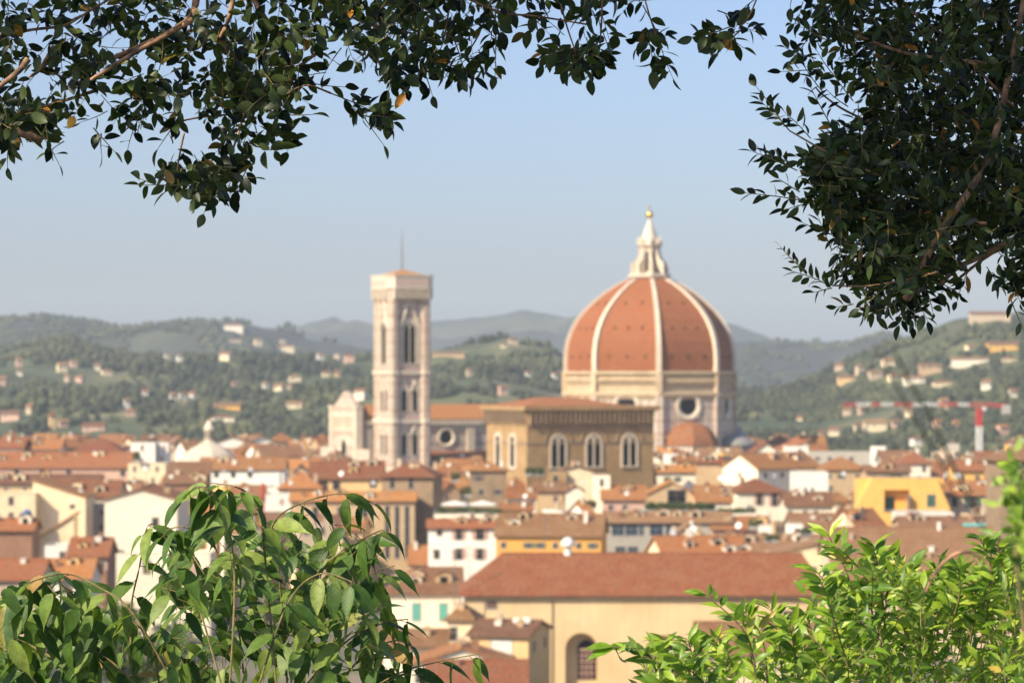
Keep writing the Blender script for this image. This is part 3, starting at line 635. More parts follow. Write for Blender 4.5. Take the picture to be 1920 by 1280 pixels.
zb = PZ(876, YC)
for u in (1047, 1115, 1184):
    x = LW*(u-988)/(1232-988)
    framed_window(orsa, Matrix.Translation((x, 0, zb)), 4.1, PZ(817, YC)-zb, .5, .3, lights=2, pointed=.25, mullion=.5)
    mb = MB(); mb.T = Matrix.Translation((x, 0, PZ(829, YC)))
    mb.tube([(3.9*math.cos(math.pi*i/14), -.12, 4.0*math.sin(math.pi*i/14)) for i in range(15)], .22, 4); mb.build('blind_arch', M['rubble'], orsa)
for f_ in (.34, .70):
    framed_window(orsa, Matrix.Translation((0, LD*f_, zb)) @ Matrix.Rotation(-math.pi/2, 4, 'Z'), 2.6, PZ(818, YC)-zb, .9, .3, lights=1, pointed=.25, mullion=.22)

# ------------------------------------------------------------------ baptistery, white pyramid roof
BY = 900.0
bap = tag(empty('baptistery', (PX(392, BY), BY, 0)), 'white faceted pyramid roof with a slender lantern among the red roofs', 'baptistery')
BZ = PZ(878, BY)
def poly(r, z, ph, n=8, cx=0, cy=0): return [(cx+r*math.sin(ph+2*math.pi*i/n), cy-r*math.cos(ph+2*math.pi*i/n), z) for i in range(n)]
mb = MB(); mb.rings([poly(10.8, 0, R(14)), poly(10.8, BZ+1.8, R(14))]); mb.build('wall', M['marble_dark'], bap)
mb = MB(); mb.rings([poly(11.4, BZ+1.7, R(14)), poly(11.4, BZ+2.1, R(14)), poly(6.6, PZ(843, BY), R(14)), poly(2.2, PZ(829, BY), R(14))]); mb.build('pyramid_roof', M['marble_plain'], bap)
mb = MB(); z1 = PZ(829, BY); mb.rings([poly(1.8, z1-.4, 0), poly(1.8, z1+.6, 0), poly(1.5, z1+.6, 0), poly(1.5, z1+4.2, 0), poly(2.0, z1+4.5, 0), poly(1.6, z1+5.0, 0), poly(.9, z1+6.6, 0), poly(.2, z1+7.6, 0)]); ln = mb.build('lantern', M['marble_plain'], bap)
mb = MB()
for k in range(8): mb.T = Matrix.Rotation(2*math.pi*(k+.5)/8, 4, 'Z') @ Matrix.Translation((0, -1.5*math.cos(math.pi/8), z1+1)); mb.prism(arch_poly(.6, 2.9, 6), -.05, .02)
mb.build('opening', M['glass'], ln)
mb = MB(); mb.lathe([(.01, z1+7.4), (.45, z1+7.8), (.01, z1+8.3)], 8); mb.bar((0, 0, z1+8), (0, 0, z1+9.6), .08); mb.build('finial', M['gold'], ln)

# ------------------------------------------------------------------ houses
COVER = {}                                     # painter's grid, nearest first, to skip what nothing shows
CELL = 6
def cells(u0, u1, v0, v1):
    return [(i, j) for i in range(int(max(0, u0)//CELL), int(min(1919, u1)//CELL)+1) for j in range(int(max(0, v0)//CELL), int(min(1279, v1)//CELL)+1)]
used = set()
LAND = [('the bell tower', 755, 700), ('the great dome', 1218, 600), ('the brown windowed stone block', 1080, 830), ('the white pyramid roof', 392, 850),
        ('the red and white crane mast', 1836, 810), ('the cathedral facade', 645, 790), ('the yellow house with the loggia', 1690, 930), ('the orange house', 1025, 1000),
        ('the big cream gabled house', 262, 1000), ('the long church roof', 1200, 1070), ('the tall brown tower house', 770, 950), ('the white gabled house', 1388, 890),
        ('the left edge of the view', 0, 900), ('the right edge of the view', 1920, 860), ('the long orange roof', 110, 862), ('the white terrace umbrellas', 880, 940),
        ('the small red half dome', 1290, 815), ('the white block beside the pyramid roof', 280, 845), ('the grey glazed building', 1230, 990), ('the crane jib', 1700, 760),
        ('the hilltop villa at the right', 1860, 592), ('the orange villa low on the slope', 425, 775), ('the teal awning', 1840, 985)]
DIRS = [('directly right of', -1, 0), ('directly left of', 1, 0), ('right below', 0, -1), ('straight above', 0, 1), ('below and right of', -.7, -.7), ('below and left of', .7, -.7), ('above and right of', -.7, .7), ('above and left of', .7, .7)]
def autolabel(desc, u, v):
    best = sorted(LAND, key=lambda q: (q[1]-u)**2 + ((q[2]-v)*1.3)**2)
    for far in ('', 'well ', 'far '):
        for ph, lu, lv in best[:9]:
            dx, dy = lu-u, lv-v; m_ = math.hypot(dx, dy) + 1e-6
            if m_ < 8: continue
            d_ = max(DIRS, key=lambda q: (q[1]*dx + q[2]*dy)/m_)[0]
            if d_.split()[0] in ('right', 'directly', 'straight') and far: d_ = d_.split(' ', 1)[1] if d_.split()[0] != 'right' else 'below'
            s = ' '.join((desc + ' ' + far + d_ + ' ' + ph).split())
            if len(s.replace('-', ' ').split()) <= 16 and s not in used: used.add(s); return s
    for k in ('smaller ', 'lower ', 'farther ', 'nearer ', 'paler ', 'narrower ', 'wider ', 'darker '):
        s = k + desc + ' near ' + best[0][0]
        if s not in used: used.add(s); return s
    used.add(desc); return desc
WCACHE = {}
def small_window(parent, x, z, w_, h_, T=None, shut=None, pane='glass', frame='concrete', arched=False):
    key = (round(w_, 1), round(h_, 1), shut, pane, frame, arched)
    if key not in WCACHE:
        w2 = max(round(w_, 1), .4); hh = max(round(h_, 1), .5); f = .14
        mb = MB(); mb.box(-w2/2-f, w2/2+f, -.10, .02, -f-.05, 0); mb.box(-w2/2-f, -w2/2, -.07, .02, 0, hh); mb.box(w2/2, w2/2+f, -.07, .02, 0, hh); mb.box(-w2/2-f, w2/2+f, -.12, .02, hh, hh+f)
        mb.box(-.03, .03, -.035, -.022, 0, hh); mb.box(-w2/2, w2/2, -.034, -.021, hh*.62, hh*.62+.05)
        fo = mb.build('window', M[frame], link=False)
        mb = MB(); mb.box(-w2/2, w2/2, -.02, .01, 0, hh); po = mb.build('pane', M[pane], link=False)
        so = []
        for s in ((-1, 1) if shut else ()):
            mb = MB()
            if shut.startswith('closed'): mb.box(min(0, s*w2/2)+.02, max(0, s*w2/2)-.02, -.08, -.036, 0, hh)
            else: x0 = s*(w2/2+f+.02); x1 = s*(w2/2+f+w2*.5); mb.box(min(x0, x1), max(x0, x1), -.09, -.02, 0, hh)
            so.append(mb.build('shutter', M[(shut.split('_')[1] if '_' in shut else shut)+'shut'], link=False).data)
        WCACHE[key] = (fo.data, po.data, so)
    fd, pd, sdm = WCACHE[key]
    o = bpy.data.objects.new('window', fd); C.objects.link(o); o.parent = parent
    o.matrix_local = (T if T is not None else Matrix()) @ Matrix.Translation((x, -.004, z))
    for nm, dt in [('pane', pd)] + [('shutter', s_) for s_ in sdm]:
        if dt: c = bpy.data.objects.new(nm, dt); C.objects.link(c); c.parent = o
    return o
def roof_mesh(kind, w_, d, ze, rise, ov, th=.28):
    mb = MB(); x0, x1, y0, y1 = -w_/2-ov, w_/2+ov, -ov, d+ov
    k = rise/max(.1, (d/2 if kind in ('x', 'hip', 'xl', 'xr') else (w_/2 if kind == 'y' else d))); zl = ze - k*ov if kind != 'flat' else ze
    if kind in ('x', 'hip', 'xl', 'xr'):
        ym = d/2; zt_ = ze+rise; hl = hr = 0
        if kind in ('hip', 'xl'): hl = min(w_/2+ov-.2, d/2+ov)
        if kind in ('hip', 'xr'): hr = min(w_/2+ov-.2, d/2+ov)
        top = [(x0, y0, zl), (x1, y0, zl), (x1, y1, zl), (x0, y1, zl), (x0+hl, ym, zt_), (x1-hr, ym, zt_)]
        F_ = [(0, 1, 5, 4), (1, 2, 5), (2, 3, 4, 5), (3, 0, 4)]
    elif kind == 'y':
        zt_ = ze+rise; top = [(x0, y0, zl), (x1, y0, zl), (x1, y1, zl), (x0, y1, zl), (0, y0, zt_), (0, y1, zt_)]
        F_ = [(0, 4, 5, 3), (1, 2, 5, 4), (0, 1, 4), (2, 3, 5)]
    elif kind == 'shed':
        zt_ = ze+rise; top = [(x0, y0, zl), (x1, y0, zl), (x1, y1, zt_), (x0, y1, zt_)]; F_ = [(0, 1, 2, 3)]
    elif kind == 'shedl':   # high at left
        k = rise/w_; top = [(x0, y0, ze+rise), (x1, y0, ze-k*ov), (x1, y1, ze-k*ov), (x0, y1, ze+rise)]; F_ = [(0, 1, 2, 3)]
    elif kind == 'shedr':
        k = rise/w_; top = [(x0, y0, ze-k*ov), (x1, y0, ze+rise), (x1, y1, ze+rise), (x0, y1, ze-k*ov)]; F_ = [(0, 1, 2, 3)]
    n_ = len(top); vs = [(x, y, z+th) for x, y, z in top] + [(x, y, z) for x, y, z in top]
    if kind == 'y': F_ = F_[:2]
    if kind in ('x', 'xl', 'xr'): F_ = [f for f in F_ if len(f) == 4 or (kind == 'xl' and f == (3, 0, 4)) or (kind == 'xr' and f == (1, 2, 5))]
    fs = list(F_) + [tuple(n_+i for i in reversed(f)) for f in F_]
    edges = {}
    for f in F_:
        for i in range(len(f)):
            e_ = (f[i], f[(i+1) % len(f)]); edges[e_] = 1
    for (a_, b_) in edges:
        if (b_, a_) not in edges: fs.append((a_, n_+a_, n_+b_, b_))
    mb.add(vs, fs)
    if kind in ('x', 'xl', 'xr', 'hip', 'y'):      # ridge cap
        if kind == 'y': mb.tube([(0, y0, ze+rise+th+.02), (0, y1, ze+rise+th+.02)], .17, 6)
        else: mb.tube([top[4][:2]+(ze+rise+th+.02,), top[5][:2]+(ze+rise+th+.02,)], .17, 6)
    return mb
def house(label, u0, u1, ve, Y, d=12, rot=0, roof='x', rise=2.6, wall='cream', tile='tile', wins=(), auto=None, shut=None, chim=(), ov=.55,
          cat='house', name='house', left_auto=None, z=None, base=0.0, vb=1280, register=True, frame='concrete', pane='glass'):
    ze = PZ(ve, Y) if z is None else z
    if ze < base+2: ze = base+2.5
    r_ = R(rot); proj = (u1-u0)*Y/F; w_ = max(2.0, (proj - d*abs(math.sin(r_)))/math.cos(r_))
    XL, XR = PX(u0, Y), PX(u1, Y)
    X0 = XL + w_/2*math.cos(r_) + (d*math.sin(r_) if r_ > 0 else 0)
    root = empty(name, (X0, Y, 0), r_); tag(root, label, cat)
    wm_ = WALL.get(wall) or M[wall]
    mb = MB(); hw = w_/2
    if roof == 'flat':
        mb.box(-hw, hw, 0, d, base, ze-.5); 
        mb.box(-hw, hw, 0, .25, ze-.5, ze); mb.box(-hw, hw, d-.25, d, ze-.5, ze); mb.box(-hw, -hw+.25, .25, d-.25, ze-.5, ze); mb.box(hw-.25, hw, .25, d-.25, ze-.5, ze)
    elif roof == 'y':
        mb.prism([(-hw, base), (hw, base), (hw, ze), (0, ze+rise), (-hw, ze)], 0, d)
    elif roof in ('x', 'xl', 'xr'):
        mb.T = Matrix.Rotation(math.pi/2, 4, 'Z')
        mb.prism([(0, base), (d, base), (d, ze), (d/2, ze+rise), (0, ze)], -hw, hw) if roof == 'x' else mb.box(0, d, -hw, hw, base, ze)
        if roof == 'xl': mb.prism([(0, ze), (d, ze), (d/2, ze+rise-.01)], -hw, -hw+.3)
        if roof == 'xr': mb.prism([(0, ze), (d, ze), (d/2, ze+rise-.01)], hw-.3, hw)
        mb.T = None
    elif roof == 'shedl': mb.prism([(-hw, base), (hw, base), (hw, ze), (-hw, ze+rise)], 0, d)
    elif roof == 'shedr': mb.prism([(-hw, base), (hw, base), (hw, ze+rise), (-hw, ze)], 0, d)
    elif roof == 'shed':
        mb.T = Matrix.Rotation(math.pi/2, 4, 'Z'); mb.prism([(0, base), (d, base), (d, ze+rise), (0, ze)], -hw, hw); mb.T = None
    else: mb.box(-hw, hw, 0, d, base, ze)
    mb.build('wall', wm_, root)
    if roof != 'flat':
        rf = roof_mesh(roof, w_, d, ze, rise, ov).build('roof', M[tile], root)
        if roof in ('x', 'hip', 'shed', 'xl', 'xr'):
            mb = MB(); kk = rise/(d/2 if roof != 'shed' else d)*ov; mb.box(-hw-ov*.8, hw+ov*.8, -ov-.16, -ov-.02, ze-kk-.02, ze-kk+.14); mb.build('gutter', M['brownshut'], rf)
    else:
        mb = MB(); mb.box(-hw-.08, hw+.08, -.08, .32, ze+.004, ze+.12); mb.box(-hw-.08, -hw+.3, .33, d+.05, ze+.004, ze+.12); mb.build('coping', M['concrete'], root)
    for i, (fx, va, vb_, wp, *st) in enumerate(wins):
        s_ = st[0] if st else shut
        small_window(root, -hw+fx*w_, PZ(vb_, Y), wp*Y/F, (vb_-va)*Y/F, shut=s_, frame=frame, pane=(st[1] if len(st) > 1 else pane))
    if auto:
        rows, cols = auto; rw = random.Random(label)
        sty = rw.choice((None, 'green', 'brown', 'closed_brown', 'closed_pink', 'pink')) if shut is None else shut; ww_, wh_ = rw.uniform(.7, 1.1), rw.uniform(1.1, 1.7)
        for rr in range(rows):
            for c_ in range(cols):
                if rw.random() < .22: continue
                small_window(root, -hw+w_*(c_+.5+rw.uniform(-.18, .18))/cols, ze-2.6-rr*3.5, ww_, wh_, shut=(sty if rw.random() < .6 else None), frame=frame)
    if left_auto and rot:
        rows, cols = left_auto; s = -1 if rot > 0 else 1
        T = Matrix.Translation((s*hw, 0, 0)) @ Matrix.Rotation(s*math.pi/2, 4, 'Z')
        for rr in range(rows):
            for c_ in range(cols):
                small_window(root, -s*0+(-d*(c_+.5)/cols if s < 0 else d*(c_+.5)/cols), ze-2.6-rr*3.5, .9, 1.4, T=T, shut=shut, frame=frame)
    for (fx, fy, hh) in chim:
        zz = ze + (rise*(1-abs(fy-.5)*2) if roof in ('x', 'hip', 'xl', 'xr') else (rise*(1-abs(fx-.5)*2) if roof == 'y' else (rise*fy if roof == 'shed' else 0)))
        mb = MB(); x, y = -hw+fx*w_, fy*d; q1 = .3+.35*((fx*7.3) % 1); q2 = .25+.2*((fx*13.7) % 1)
        mb.box(x-q1, x+q1, y-q2, y+q2, zz-.8, zz+hh); mb.box(x-q1-.12, x+q1+.12, y-q2-.12, y+q2+.12, zz+hh+.002, zz+hh+.12)
        if fx*17 % 1 > .4: mb.box(x-q1+.06, x+q1-.06, y-q2+.05, y+q2-.05, zz+hh+.122, zz+hh+.4)
        mb.build('chimney', (WALL['white'], WALL['beige'], M['brick'], WALL['tan'])[int(fx*100) % 4], root)
    if register:
        top = HV + (CAMZ - ze - (rise if roof != 'flat' else 0))*F/(Y+d/2)
        for c_ in cells(u0, u1, top, 1280): COVER.setdefault(c_, []).append(Y)
    HB.append((u0, u1, ve-4, Y)); used.add(label)
    return root
HB = []
#PART3
def HY(ve, h): return (CAMZ-h)*F/(ve-HV)
def hh(label, u0, u1, ve, Y, vtop=None, prot=25, **k):
    # vtop: picture row of the ridge; gives the rise of the roof
    d = k.get('d', 12); rk = k.get('roof', 'x')
    if vtop is not None:
        Yr = Y + (d/2 if rk in ('x', 'hip', 'xl', 'xr') else (d if rk == 'shed' else 0)); zr_ = PZ(vtop, Yr); k['rise'] = max(.6, zr_ - PZ(ve, Y))
    if rk != 'flat' and 'chim' not in k:
        rc = random.Random(label); k['chim'] = [(rc.uniform(.1, .9), rc.uniform(.2, .5), rc.uniform(.5, 1.4)) for _ in range(rc.randint(1, 3) + (2 if u1-u0 > 150 else 0))]
    if not k.get('wins') and 'auto' not in k: k['auto'] = (2, max(1, int((u1-u0)/26)))
    o = house(label, u0, u1, ve, Y, **k)
    if rk in ('x', 'xl', 'shed') and u1-u0 > 58 and Y > 460:
        rc = random.Random(label + 'd'); w_ = (u1-u0)*Y/F*.9; kk_ = k['rise']/(d/2 if rk != 'shed' else d) if 'rise' in k else .35
        for i in range(min(3, int((u1-u0)/62)) + rc.randint(0, 1)):
            x = rc.uniform(-.45, .45)*w_; y = rc.uniform(.12, .38)*d; a = rc.uniform(.8, 1.7); b = rc.uniform(1.0, 2.2); c = rc.uniform(.9, 1.7); zb_ = PZ(ve, Y) + kk_*y
            mb = MB(); mb.prism([(x-a, zb_-.8), (x+a, zb_-.8), (x+a, zb_+c), (x, zb_+c+a*.4), (x-a, zb_+c)], y, y+b*1.6, 0)
            mb.add([(x-a-.25, y-.3, zb_+c-.02), (x, y-.3, zb_+c+a*.4+.1), (x, y+b*1.6+.3, zb_+c+a*.4+.1), (x-a-.25, y+b*1.6+.3, zb_+c-.02), (x+a+.25, y-.3, zb_+c-.02), (x+a+.25, y+b*1.6+.3, zb_+c-.02)], [(0, 1, 2, 3), (1, 4, 5, 2)], 1)
            mb.box(x-a*.45, x+a*.45, y-.05, y-.004, zb_+.25, zb_+c*.8, 2)
            mb.build('dormer', [WALL[rc.choice(('tan', 'pale', 'cream', 'ochre', 'beige', 'beige'))], M['tile_orange'], M['glass']], o)
    PROT.append((u0, u1, (vtop or ve)-2, ve+prot, Y))
    return o
PROT = [(695, 815, 500, 862, 920), (1055, 1385, 380, 786, 990), (912, 1236, 740, 874, 690), (612, 705, 725, 846, 940), (805, 915, 755, 846, 950), (340, 432, 780, 868, 890), (1238, 1340, 790, 838, 960), (1560, 1900, 745, 846, 1400), (1340, 1400, 790, 840, 1000)]
for (a, b, c, d_, Y_) in PROT:
    for c_ in cells(a+4, b-4, c, 1280): COVER.setdefault(c_, []).append(Y_+15)

# --- the long church roof in front, wall with deep arched niches
YK = 454.5; xa, xb = PX(870, YK), PX(1546, YK); zE = PZ(1112, YK); dK = 22.0
ch = tag(empty('long_church', ((xa+xb)/2, YK, 0)), 'long warm plastered church wall with arched niches under a wide brown tiled roof', 'church')
hw = (xb-xa)/2
mb = MB(); mb.box(-hw, hw, 1.9, dK, 0, zE)
arches = [(PX(1090, YK)-(xa+xb)/2, 5.5, PZ(1186, YK)), (PX(1243, YK)-(xa+xb)/2, 5.9, PZ(1190, YK)), (PX(1420, YK)-(xa+xb)/2, 5.6, PZ(1236, YK))]
xp = -hw
for (xc, wd, zt_) in arches:
    mb.box(xp, xc-wd/2, 0, 1.9, 0, zE); xp = xc+wd/2; rr = wd/2; zs_ = zt_-rr; K = 14
    for i in range(K):
        a1, a2 = math.pi*(1-i/K), math.pi*(1-(i+1)/K)
        x1, x2, q1, q2 = xc+rr*math.cos(a1), xc+rr*math.cos(a2), zs_+rr*math.sin(a1), zs_+rr*math.sin(a2)
        mb.add([(x1, 0, q1), (x2, 0, q2), (x2, 0, zE), (x1, 0, zE), (x1, 1.9, q1), (x2, 1.9, q2)], [(0, 1, 2, 3), (0, 4, 5, 1)])
mb.box(xp, hw, 0, 1.9, 0, zE)
mb.build('wall', WALL['sun'], ch)
for (xc, wd, zt_) in arches:
    o = framed_window(ch, Matrix.Translation((xc+wd*.17, 1.88, zt_-8.0)), wd*.55, 6.6, .12, .12, 'brownshut', 1, 0, 'glass')
    mb = MB(); mb.T = Matrix.Translation((xc+wd*.17, 1.80, zt_-8.0))
    for i in range(1, 4): mb.box(-wd*.275+wd*.55*i/4-.09, -wd*.275+wd*.55*i/4+.09, -.05, .0, 0, 5.3)
    for i in range(1, 6): mb.box(-wd*.275, wd*.275, -.04, .01, i*1.0-.06, i*1.0+.06)
    mb.box(-wd*.275, wd*.275, -.07, .02, 4.9, 5.1); mb.build('glazing_bar', M['pinkshut'], o)
mb = MB(); ov = .9; x0, x1 = -hw-ov, hw+ov; hl = 7.2; kk = (PZ(1040, YK+11)-zE)/11; zl = zE-kk*ov; zt_ = zE+kk*11
top = [(x0, -ov, zl), (x1, -ov, zl), (x1, dK+ov, zl), (x0, dK+ov, zl), (x0+hl, dK/2, zt_), (x1-3.5, dK/2, zt_)]
vs = [(x, y, z+.3) for x, y, z in top] + list(top); Fq = [(0, 1, 5, 4), (1, 2, 5), (2, 3, 4, 5), (3, 0, 4)]
mb.add(vs, Fq + [tuple(6+i for i in reversed(f)) for f in Fq] + [(i, 6+i, 6+(i+1) % 4, (i+1) % 4) for i in range(4)])
mb.tube([(x0+hl, dK/2, zt_+.3), (x1-3.5, dK/2, zt_+.3)], .22, 6)
kr = mb.build('roof', M['tile_church'], ch)
mb = MB(); mb.box(x0, x1, -ov-.16, -ov-.02, zl-.06, zl+.1)
mb.tube([(PX(1036, YK)-(xa+xb)/2, -.12, zE-.3), (PX(1036, YK)-(xa+xb)/2, -.12, 0)], .12, 6); mb.build('gutter', M['brownshut'], ch)
mb = MB(); mb.box(-hw, hw, -.45, -.02, zE-1.15, zE-.75); mb.box(-hw-.1, -hw+3.6, -.12, -.02, zE-14, zE-1.2); mb.build('moulding', WALL['sun'], ch)
small_window(ch, PX(1482, YK)-(xa+xb)/2, PZ(1166, YK), 2.5, 1.9, frame='beige_f' if False else 'concrete')
small_window(ch, PX(922, YK)-(xa+xb)/2, PZ(1140, YK), 1.7, 2.0, shut='closed_brown')
for c_ in cells(875, 1540, 1040, 1280): COVER.setdefault(c_, []).append(YK)
PROT.append((868, 1546, 1036, 1280, YK))
# round white cowl on the church ridge
q = tag(empty('roof_vent', P(1065, 1042, YK+11)), 'round white capped vent standing on the ridge of the long church roof', 'roof vent')
mb = MB(); mb.lathe([(.75, -.6), (.75, 1.0), (.55, 1.05), (.5, 1.7)], 14); mb.build('neck', M['whitemetal'], q)
mb = MB(); mb.lathe([(1.2, 1.7), (1.25, 1.95), (1.15, 2.5), (.8, 3.0), (.3, 3.25), (.01, 3.3)], 16); mb.build('cap', M['whitemetal'], q, True)

# --- named houses, near to far
hh('cream house with pale green closed shutters under a brown roof', 722, 862, 1112, 476, 1066, d=16, roof='xl', wall='pale', tile='tile_brown', wins=((.42, 1130, 1162, 15, 'closed_teal'), (.78, 1130, 1162, 15, 'closed_teal')))
hh('narrow cream stair tower with a small tiled cap and one window', 838, 900, 1160, 430, 1134, d=7, roof='hip', wall='cream', tile='tile_brown', wins=((.27, 1175, 1200, 12),), rot=-10)
hh('low pale house with a brown roof behind the toothed leaves', 690, 836, 1212, 414, 1182, d=10, wall='pale', tile='tile_brown', auto=(1, 4))
hh('ochre house with a shaded side wall beside the church niche', 880, 1034, 1192, 418, 1164, d=15, rot=-14, wall='ochre', tile='tile_brown', wins=((.55, 1198, 1232, 40, None, 'canvas'),), left_auto=(1, 2))
hh('pale gabled shed roofed in red below the stair tower', 770, 962, 1246, 398, 1216, d=11, roof='y', wall='pale', tile='tile_red')
hh('low salmon roof at the very bottom of the view', 800, 985, 1286, 372, 1240, d=14, wall='beige', tile='tile_red', chim=((.3, .4, 1.0),))
hh('brown lean-to roof against the right part of the church wall', 1312, 1610, 1226, 432, 1168, d=15, wall='cream', tile='tile_brown')
hh('wide dusty pink roof filling the lower right behind the bright shrub', 1572, 1892, 1112, 500, 990, d=40, wall='beige', tile='tile_dusty')
hh('cream wall rising to the right under a slanting verge', 1408, 1596, 1048, 530, 1003, d=12, roof='shedr', wall='cream', tile='tile_dusty')
hh('dusty roof above the slanting cream wall', 1350, 1560, 1034, 566, 1004, d=14, wall='beige', tile='tile_dusty')
hh('red roofed house turned slightly behind the church ridge', 1216, 1412, 1050, 536, 1006, d=17, rot=12, wall='cream', tile='tile_orange', chim=((.4, .5, 1.3), (.75, .4, 1.0)))
hh('cream gable with a small arch behind the red roof', 1246, 1338, 1016, 566, 984, d=9, roof='y', wall='cream', tile='tile_dusty', wins=((.6, 1018, 1030, 10),))
hh('orange house under a brown tiled roof with a white chimney', 930, 1142, 1004, 570, 965, d=15, rot=-7, wall='orange', tile='tile_brown', chim=((.84, .3, 2.6),))
hh('grey glazed building with a strip of blue windows', 1140, 1372, 979, 604, 962, d=10, wall='grey', tile='tile_dusty',
   wins=((.08, 983, 1003, 22, None, 'blueglass'), (.19, 983, 1003, 22, None, 'blueglass'), (.27, 983, 1003, 8, None, 'blueglass'), (.39, 983, 1003, 24, None, 'blueglass'), (.52, 983, 1003, 24, None, 'blueglass'), (.64, 983, 1003, 22, None, 'blueglass'), (.1, 1024, 1040, 18, None, 'blueglass'), (.2, 1024, 1040, 18, None, 'blueglass')))
hh('flat grey roof terrace carrying the long green hedge', 1200, 1346, 957, 622, None, d=12, roof='flat', wall='grey')
hh('white house with three rows of windows below the umbrellas', 803, 934, 989, 598, 975, d=7, wall='white', tile='tile_orange', wins=((.16, 993, 1003, 9), (.44, 992, 1011, 12, 'pink'), (.74, 992, 1011, 14, 'pink'), (.12, 1030, 1046, 10), (.44, 1028, 1048, 12, 'pink'), (.74, 1028, 1048, 12, 'pink')))
hh('pale roof terrace block under the white umbrellas', 814, 940, 963, 610, None, d=14, roof='flat', wall='pale', prot=6)
hh('big cream gabled house behind the toothed leaves', 196, 332, 936, 560, 917, d=22, roof='y', wall='pale', tile='tile', wins=((.7, 970, 986, 12),))
hh('lower cream block with a pink shuttered window', 214, 394, 1036, 544, None, d=10, roof='flat', wall='pale', wins=((.76, 1052, 1080, 38, 'closed_pink'), (.34, 1050, 1074, 14, 'closed_brown')))
hh('cream house whose roof line falls to the right', 62, 160, 931, 600, 899, d=14, roof='shedl', wall='cream', tile='tile', wins=((.75, 945, 952, 8),))
hh('long cream wall at the left edge beside the falling roof line', -30, 66, 924, 596, None, d=12, roof='flat', wall='cream')
hh('cream wall stepping up to the right near the left edge', 40, 138, 1030, 566, 962, d=6, roof='shedr', wall='cream', tile='tile_orange')
hh('grey rendered block between two cream gables', 144, 208, 944, 612, None, d=8, roof='flat', wall='grey')
hh('terracotta roof behind the falling cream gable', 96, 218, 931, 646, 902, d=18, wall='beige', tile='tile')
hh('brick house with an orange roof at the left edge', -30, 60, 994, 540, 974, d=9, wall='brick', tile='tile_orange', auto=(1, 3))
hh('low house with orange roof at the lower left edge', -30, 74, 1087, 455, 1050, d=14, wall='beige', tile='tile_orange', chim=((.6, .4, .9),))
hh('small red gabled house near the lower left edge', 72, 168, 1084, 476, 1050, d=12, roof='x', wall='white', tile='tile_orange', chim=((.3, .3, 1.2),))
hh('small flat white house above the red gabled one', 84, 132, 1022, 520, None, d=8, roof='flat', wall='white', auto=(1, 1))
hh('brick fronted house with dark openings beside the cream block', 128, 200, 1042, 505, 1010, d=12, wall='brick', tile='tile_red', auto=(1, 3))
hh('tall brown tower house with two square openings', 716, 828, 891, 650, 868, d=11, rot=-11, roof='hip', wall='rubble', tile='tile', wins=((.2, 894, 916, 9), (.57, 894, 916, 9), (.62, 990, 998, 5)), ov=.9, prot=120)
hh('brown palace wing with tall dark openings', 545, 777, 939, 640, 924, d=10, wall='tan', tile='tile_orange', wins=((.78, 948, 1046, 8), (.86, 948, 1046, 8), (.94, 948, 1046, 8), (.2, 950, 975, 10), (.4, 950, 975, 10), (.6, 950, 975, 10)))
hh('red roofed extension at the foot of the brown tower house', 768, 806, 1056, 610, 1024, d=8, wall='pink', tile='tile_red')
hh('ochre house with paired dark windows left of the brown tower', 580, 716, 897, 733, 866, d=16, wall='ochre', tile='tile', wins=((.2, 902, 917, 13), (.37, 902, 917, 13), (.88, 900, 913, 12)))
hh('plain brown block with a thin tiled roof below the cathedral nave', 880, 950, 882, 680, 868, d=11, roof='hip', wall='rubble', tile='tile', prot=50)
hh('long orange roof over a pale arcade at the left', -30, 244, 877, 850, 849, d=24, wall='pink', tile='tile_orange', wins=((.22, 881, 889, 9), (.4, 881, 889, 9), (.58, 881, 889, 9), (.95, 881, 892, 8)))
hh('low brown roof in front of the long orange one', -30, 186, 906, 780, 890, d=10, wall='tan', tile='tile_brown', auto=(1, 7))
hh('red hip roofed building behind the long orange roof', 140, 226, 845, 968, 822, d=18, roof='hip', wall='pale', tile='tile_red')
hh('orange roof at the far left behind the long one', -30, 42, 840, 985, 822, d=18, wall='pink', tile='tile_orange', auto=(1, 4))
hh('grey walled building with orange roof at the left', 44, 112, 842, 990, 826, d=14, wall='grey', tile='tile_orange')
hh('square white block left of the pyramid roof', 245, 291, 829, 862, None, d=7, roof='flat', wall='white', prot=35)
hh('narrow white block beside the square one', 296, 316, 829, 866, None, d=5, roof='flat', wall='white', prot=35)
hh('low cream terrace in front of the white blocks', 240, 310, 868, 830, None, d=8, roof='flat', wall='cream')
hh('brown roofed block before the pyramid roof', 308, 384, 906, 770, 866, d=16, roof='shed', wall='brick', tile='tile_brown')
hh('white house with a long brown roof right of the pyramid roof', 374, 532, 880, 820, 859, d=14, wall='white', tile='tile', wins=((.2, 884, 894, 8), (.4, 884, 894, 8), (.6, 884, 894, 8)))
hh('bright white cube above the toothed leaves', 478, 524, 887, 762, None, d=7, roof='flat', wall='white')
hh('orange hip roof with yellow gable edge', 522, 602, 914, 722, 884, d=12, roof='hip', wall='tan', tile='tile_orange')
hh('white wall with a red frame beside the palace wing', 498, 548, 926, 690, None, d=8, roof='flat', wall='white')
hh('white house turned with its gable to the left and a long red roof', 1356, 1546, 877, 792, 850, d=15.5, rot=38, wall='pale', tile='tile', auto=(1, 4), left_auto=(1, 1), prot=40)
hh('bright white block rising behind the white gable', 1472, 1516, 836, 835, None, d=6, roof='flat', wall='white', prot=35)
hh('white house with a hipped roof and two tall shuttered windows', 1366, 1473, 922, 708, 898, d=13, roof='hip', wall='pale', tile='tile', wins=((.46, 925, 946, 9, 'pink'), (.78, 925, 948, 10, 'pink')), prot=50, rot=10)
